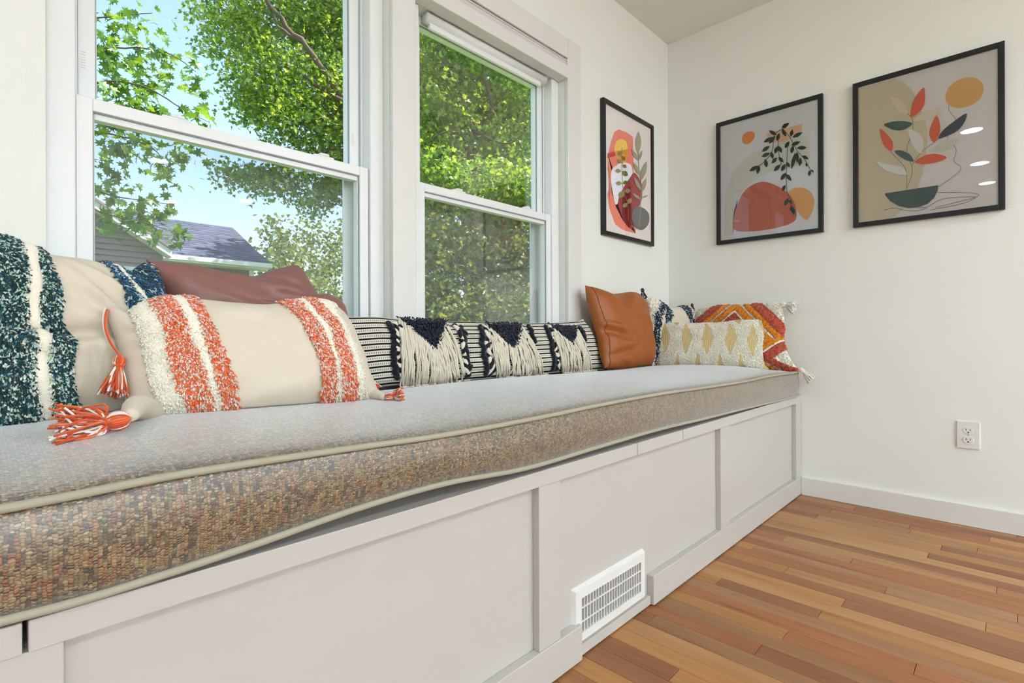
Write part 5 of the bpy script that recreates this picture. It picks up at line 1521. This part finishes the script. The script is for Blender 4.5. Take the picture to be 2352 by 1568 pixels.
# ------------------------------------------------------------------ trees
_half = [(0.015, 0.0), (.30, -.08), (.20, .10), (.58, .15), (.40, .30), (.64, .54), (.30, .45), (.19, .54), (.30, .80), (.10, .72)]
OUT = np.array([(x, y) for x, y in _half] + [(0, 1.0)] + [(-x, y) for x, y in _half[::-1]])
LT_V = np.array([(0, .34, .0)] + [(x * .86, y, .24 * abs(x) - .26 * y * y) for x, y in OUT])
LT_F = np.array([(0, 1 + i, 1 + (i + 1) % len(OUT)) for i in range(len(OUT))])
_o2 = np.array([(0, 0), (.30, .06), (.52, .34), (.26, .66), (0, 1.0), (-.26, .66), (-.52, .34), (-.30, .06)])
LS_V = np.array([(0, .36, .0)] + [(x, y, .18 * abs(x) - .12 * y * y) for x, y in _o2])
LS_F = np.array([(0, 1 + i, 1 + (i + 1) % 8) for i in range(8)])
def leaf_frames(m, up=.9, down=.5):
    n = rng.normal(size=(m, 3)) * .75 + np.array([0, 0, up]); n /= np.linalg.norm(n, axis=1)[:, None]
    t = rng.normal(size=(m, 3)) + np.array([0, 0, -down]); t -= n * (t * n).sum(1)[:, None]; t /= np.linalg.norm(t, axis=1)[:, None]
    return np.cross(t, n), t, n
def foliage(name, C, size, material, parent, tmpl='s', kind='stuff', up=.9, down=.5):
    TV, TF = (LS_V, LS_F) if tmpl == 's' else (LT_V, LT_F)
    m = len(C); x, y, n = leaf_frames(m, up, down)
    s_ = size * rng.uniform(.65, 1.2, m)
    V = C[:, None, :] + s_[:, None, None] * (TV[None, :, 0, None] * x[:, None] + TV[None, :, 1, None] * y[:, None] + TV[None, :, 2, None] * n[:, None])
    F = (TF[None] + (np.arange(m) * len(TV))[:, None, None]).reshape(-1, 3)
    col = np.repeat(np.stack([rng.uniform(0, .999, m)] * 3, 1), len(TF), axis=0)
    return link(name, mesh_np(name, V.reshape(-1, 3), F, material, col=col, smooth=False), parent, kind=kind)
def blob_points(blobs, per, clump=.30, shell=.45):
    """blobs: (centre, radii); leaves gathered in sprays near the surface of every blob"""
    out = []
    for (c, r, k) in blobs:
        m = max(1, int(per * k))
        d = rng.normal(size=(m, 3)); d /= np.linalg.norm(d, axis=1)[:, None]
        rad = rng.uniform(0, 1, m) ** shell
        cc = np.array(c) + d * rad[:, None] * np.array(r)
        q = rng.integers(9, 22, m)
        for ctr, kk in zip(cc, q):
            out.append(ctr + rng.normal(size=(kk, 3)) * np.array([clump, clump, clump * .55]))
    return np.concatenate(out)
def px_blob(px, py, rx, ry, dep, k=1.0, rd=None):
    s = dep / FPX
    return (at_depth(px, py, dep), (rx * s, rd if rd else max(rx, ry) * s, ry * s), k * (rx * ry) / 8000.0)
def limb(parent, pts, r0, r1, name='branch', n=7):
    P = crom(pts, False, 5)
    P = P + np.concatenate([np.zeros((1, 3)), rng.normal(0, r0 * .25, (len(P) - 2, 3)), np.zeros((1, 3))])
    return MB().tube(P, np.linspace(r0, r1, len(P)), n).build(name, M['bark'], parent)
def ground_pt(p): return np.array([p[0], p[1], GZ - .05])

# large maple filling the right half of the left window
DA = 9.5
A_ = empty('maple_tree', tuple(ground_pt(at_depth(905, 700, DA + .6))), 'big maple whose dense green crown fills the right half of the left window', 'tree', 'trees outside the windows')
blobs = [px_blob(*b[:4], DA + b[4], b[5]) for b in [
    (505, 10, 80, 60, .3, 1), (560, 100, 90, 90, 0, 1), (625, 190, 100, 90, -.2, 1), (700, 90, 120, 130, .6, 1), (760, 240, 100, 110, .2, 1.1), (670, 262, 85, 55, -.3, 1), (585, 232, 68, 62, -.2, 1),
    (780, 60, 120, 120, .8, 1), (870, 160, 140, 190, 1.0, 1), (650, -80, 220, 110, .6, .8), (800, -140, 220, 120, .8, .6), (545, 398, 58, 26, -.4, 1.2), (600, 420, 46, 34, -.4, 1.2), (645, 402, 46, 30, -.3, 1.1), (655, 440, 18, 24, -.3, 1.4),
    (735, 440, 42, 50, -.2, 1.2), (765, 415, 55, 60, 0, 1), (722, 474, 30, 20, -.3, 1.3), (705, 330, 95, 36, -.1, 1), (850, 340, 110, 140, .6, 1)]]
foliage('foliage', blob_points(blobs, 125, .16), .080, M['leaf_sun'], A_, 'm')
tA = at_depth(905, 700, DA + .6)
cr = lambda px, py, d: at_depth(px, py, d)
limb(A_, [ground_pt(tA), cr(905, 640, DA + .6), cr(900, 400, DA + .6), cr(880, 300, DA + .5)], .22, .15, 'trunk', 10)
for P_, r0, r1 in (([cr(885, 330, DA + .5), cr(800, 260, DA), cr(760, 190, DA - .4), cr(690, 90, DA - .6), cr(620, 10, DA - .7), cr(560, -90, DA - .6)], .085, .02),
                   ([cr(890, 340, DA + .4), cr(800, 245, DA - .2), cr(720, 190, DA - .5), cr(650, 150, DA - .5)], .06, .012),
                   ([cr(800, 262, DA), cr(690, 285, DA - .4), cr(620, 300, DA - .4)], .04, .01), ([cr(885, 380, DA + .4), cr(790, 345, DA), cr(700, 360, DA - .2), cr(600, 400, DA - .3), cr(540, 400, DA - .3)], .05, .01),
                   ([cr(700, 100, DA - .6), cr(640, 60, DA - .7), cr(600, -20, DA - .7)], .035, .01), ([cr(880, 300, DA + .5), cr(860, 120, DA + .6), cr(800, -60, DA + .6), cr(760, -200, DA + .6)], .10, .03)):
    limb(A_, P_, r0, r1)

# maple seen through the right window
DB = 8.2
tB = at_depth(1085, 600, DB + .3)
B_ = empty('maple_tree', tuple(ground_pt(tB)), 'sunlit maple with a bare trunk filling the right hand window', 'tree', 'trees outside the windows')
blobs = [px_blob(*b[:4], DB + b[4], b[5]) for b in [
    (990, 140, 80, 110, .3, .9), (1090, 110, 95, 90, .2, .9), (1200, 190, 95, 110, .6, .8), (1010, 270, 70, 90, -.1, .9), (1150, 330, 95, 80, .5, .9), (1060, 30, 160, 80, .4, .6), (1250, 60, 160, 120, .8, .5),
    (1000, 395, 80, 50, -.3, 1.0), (1120, 430, 110, 55, -.5, 1.1), (1225, 450, 80, 60, -.4, 1.0), (1290, 330, 90, 150, .5, .8), (940, 300, 60, 200, .6, .8), (1050, 210, 60, 50, .4, .7)]]
foliage('foliage', blob_points(blobs, 105, .16), .080, M['leaf_sun'], B_, 'm')
limb(B_, [ground_pt(tB), cr(1090, 560, DB + .3), cr(1088, 340, DB + .2), cr(1072, 255, DB + .2), cr(1030, 150, DB + .3), cr(980, 60, DB + .4)], .12, .06, 'trunk', 10)
for P_, r0, r1 in (([cr(1085, 330, DB + .2), cr(1130, 250, DB + .1), cr(1110, 150, DB), cr(1140, 60, DB + .1)], .05, .015), ([cr(1075, 262, DB + .2), cr(1010, 120, DB - .1), cr(985, 95, DB - .1)], .06, .02),
                   ([cr(1090, 300, DB), cr(1160, 330, DB - .4), cr(1215, 300, DB - .5)], .022, .006), ([cr(1088, 345, DB + .1), cr(1040, 300, DB - .3), cr(985, 320, DB - .4)], .02, .006)):
    limb(B_, P_, r0, r1)

# shrubs below it and a screen of trees behind
def shrub(name, label, cat, blobs, per, clump, size, material, trunk=None, group=None, dense=False):
    c = np.mean([b[0] for b in blobs], axis=0)
    t = empty(name, tuple(ground_pt(c)), label, cat, group)
    foliage('foliage', blob_points(blobs, per, clump), size, material, t, 'm' if dense else 's')
    limb(t, [ground_pt(c), c + np.array([0, 0, (GZ - c[2]) * .5]), c], .05 if trunk is None else trunk, .02, 'stem' if trunk is None else 'trunk')
    return t
shrub('shrub', 'dark olive shrub behind the lower pane of the right hand window, left side', 'shrub', [px_blob(1010, 590, 80, 100, 7.4, 1.2), px_blob(1040, 730, 100, 90, 7.2, 1.2)], 150, .18, .072, M['leaf_dark'], dense=True, group='shrubs under the maple')
shrub('shrub', 'dark olive shrub behind the lower pane of the right hand window, right side', 'shrub', [px_blob(1190, 600, 90, 90, 7.8, 1.2), px_blob(1170, 730, 110, 90, 7.4, 1.2), px_blob(1300, 640, 90, 130, 8.0, 1)], 150, .18, .072, M['leaf_dark'], dense=True, group='shrubs under the maple')
shrub('shrub', 'dark olive shrub set back between the two front shrubs behind the right window', 'shrub', [px_blob(1100, 560, 80, 80, 8.8, 1.2), px_blob(930, 640, 90, 150, 9.0, 1)], 150, .18, .072, M['leaf_dark'], dense=True, group='shrubs under the maple')
for lab, bl in (('tall pale tree at the far right of the sky gap, beyond the roof', [(765, 580, 36, 56, 34, 1.1), (745, 640, 50, 60, 33, 1.1), (795, 560, 40, 60, 36, 1)]),
                ('rounded pale tree with a leafy top just right of the shingled roof', [(628, 520, 24, 20, 30, 1.2), (640, 560, 36, 34, 30, 1.2), (650, 610, 46, 44, 29, 1.2), (620, 600, 30, 40, 31, 1)]),
                ('middle one of the pale trees beyond the roof, lighter and lower', [(700, 535, 30, 30, 32, 1.1), (700, 590, 46, 46, 31, 1.1), (690, 650, 60, 50, 30, 1.1)]),
                ('low bright tree close behind the roof corner, above the brown cushion', [(690, 690, 55, 45, 26, 1.2), (640, 665, 40, 50, 27, 1.2), (750, 690, 50, 40, 26, 1.1)])):
    shrub('background_tree', lab, 'tree', [px_blob(*b) for b in bl], 100, .40, .24, M['leaf_far'], .16, 'pale trees beyond the roof')
for k, (px, py, rx, ry, d) in enumerate(((960, 300, 150, 300, 16), (1130, 350, 160, 320, 17), (1310, 320, 160, 320, 16.5))):
    shrub('background_tree', ('leafy tree filling the gaps behind the maple, left part of the right window', 'leafy tree filling the gaps behind the maple, middle of the right window', 'leafy tree filling the gaps behind the maple, right edge of the right window')[k], 'tree',
          [px_blob(px, py, rx, ry, d, 1.1, 2.0)], 60, .35, .26, M['leaf_dark'], .2, 'screen of trees behind the maple')

# near maple branch hanging in from the left: every leaf its own
DN = 4.3
N_ = empty('maple_branch', tuple(ground_pt(at_depth(-330, 400, 4.9))), 'near maple with large leaves hanging in front of the left side of the left window', 'tree', 'trees outside the windows')
limb(N_, [ground_pt(at_depth(-330, 400, 4.9)), at_depth(-330, 400, 4.9), at_depth(-300, 0, 4.9)], .16, .10, 'trunk', 10)
tw_ = [[(-310, 60), (60, 50), (230, 40), (350, 30)], [(-310, 160), (100, 130), (260, 110), (380, 120), (450, 165)], [(-310, 240), (120, 200), (300, 190), (420, 250), (478, 280)], [(-310, 330), (100, 300), (260, 310), (350, 340), (395, 400)],
       [(-310, 420), (120, 420), (260, 450), (400, 470)], [(100, 430), (240, 490), (330, 510), (420, 540)]]
for q in tw_:
    limb(N_, [at_depth(x, y, 4.9 if x < -200 else DN + .1 * math.sin(x)) for x, y in q], .012 if q[0][0] < -200 else .007, .0025, 'branch', 6)
near = [(250, 30, 50, 12), (320, 30, 50, 9), (235, 100, 40, 11), (300, 110, 50, 12), (360, 100, 30, 7), (240, 160, 40, 9), (320, 170, 50, 13), (370, 150, 25, 4), (260, 210, 45, 11), (340, 225, 40, 9), (420, 140, 35, 5), (450, 170, 25, 4), (440, 240, 35, 7), (460, 270, 25, 4), (240, 250, 30, 6), (300, 245, 30, 6), (390, 250, 25, 3),
        (245, 310, 40, 9), (300, 330, 40, 9), (350, 345, 30, 6), (385, 390, 28, 5), (400, 340, 30, 4), (430, 330, 20, 3), (240, 370, 35, 8), (235, 430, 30, 7), (270, 470, 40, 9), (320, 460, 40, 8), (370, 470, 30, 6), (350, 520, 35, 7), (400, 520, 25, 4), (390, 545, 20, 3), (245, 510, 30, 6), (300, 500, 30, 6)]
extra = np.concatenate([at_depth(px, py, DN)[None] + rng.normal(size=(int(k * 2.0), 3)) * np.array([r, r, r]) * DN / FPX * .45 + np.array([.1, .25, 0]) for (px, py, r, k) in near])
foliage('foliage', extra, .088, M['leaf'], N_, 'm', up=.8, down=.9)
tmpl_cache = []
for k in range(8):
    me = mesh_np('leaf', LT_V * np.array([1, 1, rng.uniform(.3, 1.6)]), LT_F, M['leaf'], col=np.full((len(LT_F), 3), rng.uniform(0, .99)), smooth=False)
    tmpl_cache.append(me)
nroot = Vector(N_.location)
for (px, py, r, k) in near:
    for _ in range(k):
        an, rr = rng.uniform(0, 6.283), math.sqrt(rng.uniform(0, 1)) * r
        p = at_depth(px + rr * math.cos(an), py + rr * math.sin(an), DN + rng.uniform(-.35, .35))
        x, y, n = [q[0] for q in leaf_frames(1, .8, .9)]
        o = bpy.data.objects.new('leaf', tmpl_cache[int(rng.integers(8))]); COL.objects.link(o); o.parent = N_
        s_ = .090 * rng.uniform(.7, 1.25)
        mt = Matrix(((x[0] * s_, y[0] * s_, n[0] * s_, p[0] - nroot[0]), (x[1] * s_, y[1] * s_, n[1] * s_, p[1] - nroot[1]), (x[2] * s_, y[2] * s_, n[2] * s_, p[2] - nroot[2]), (0, 0, 0, 1)))
        o.matrix_basis = mt
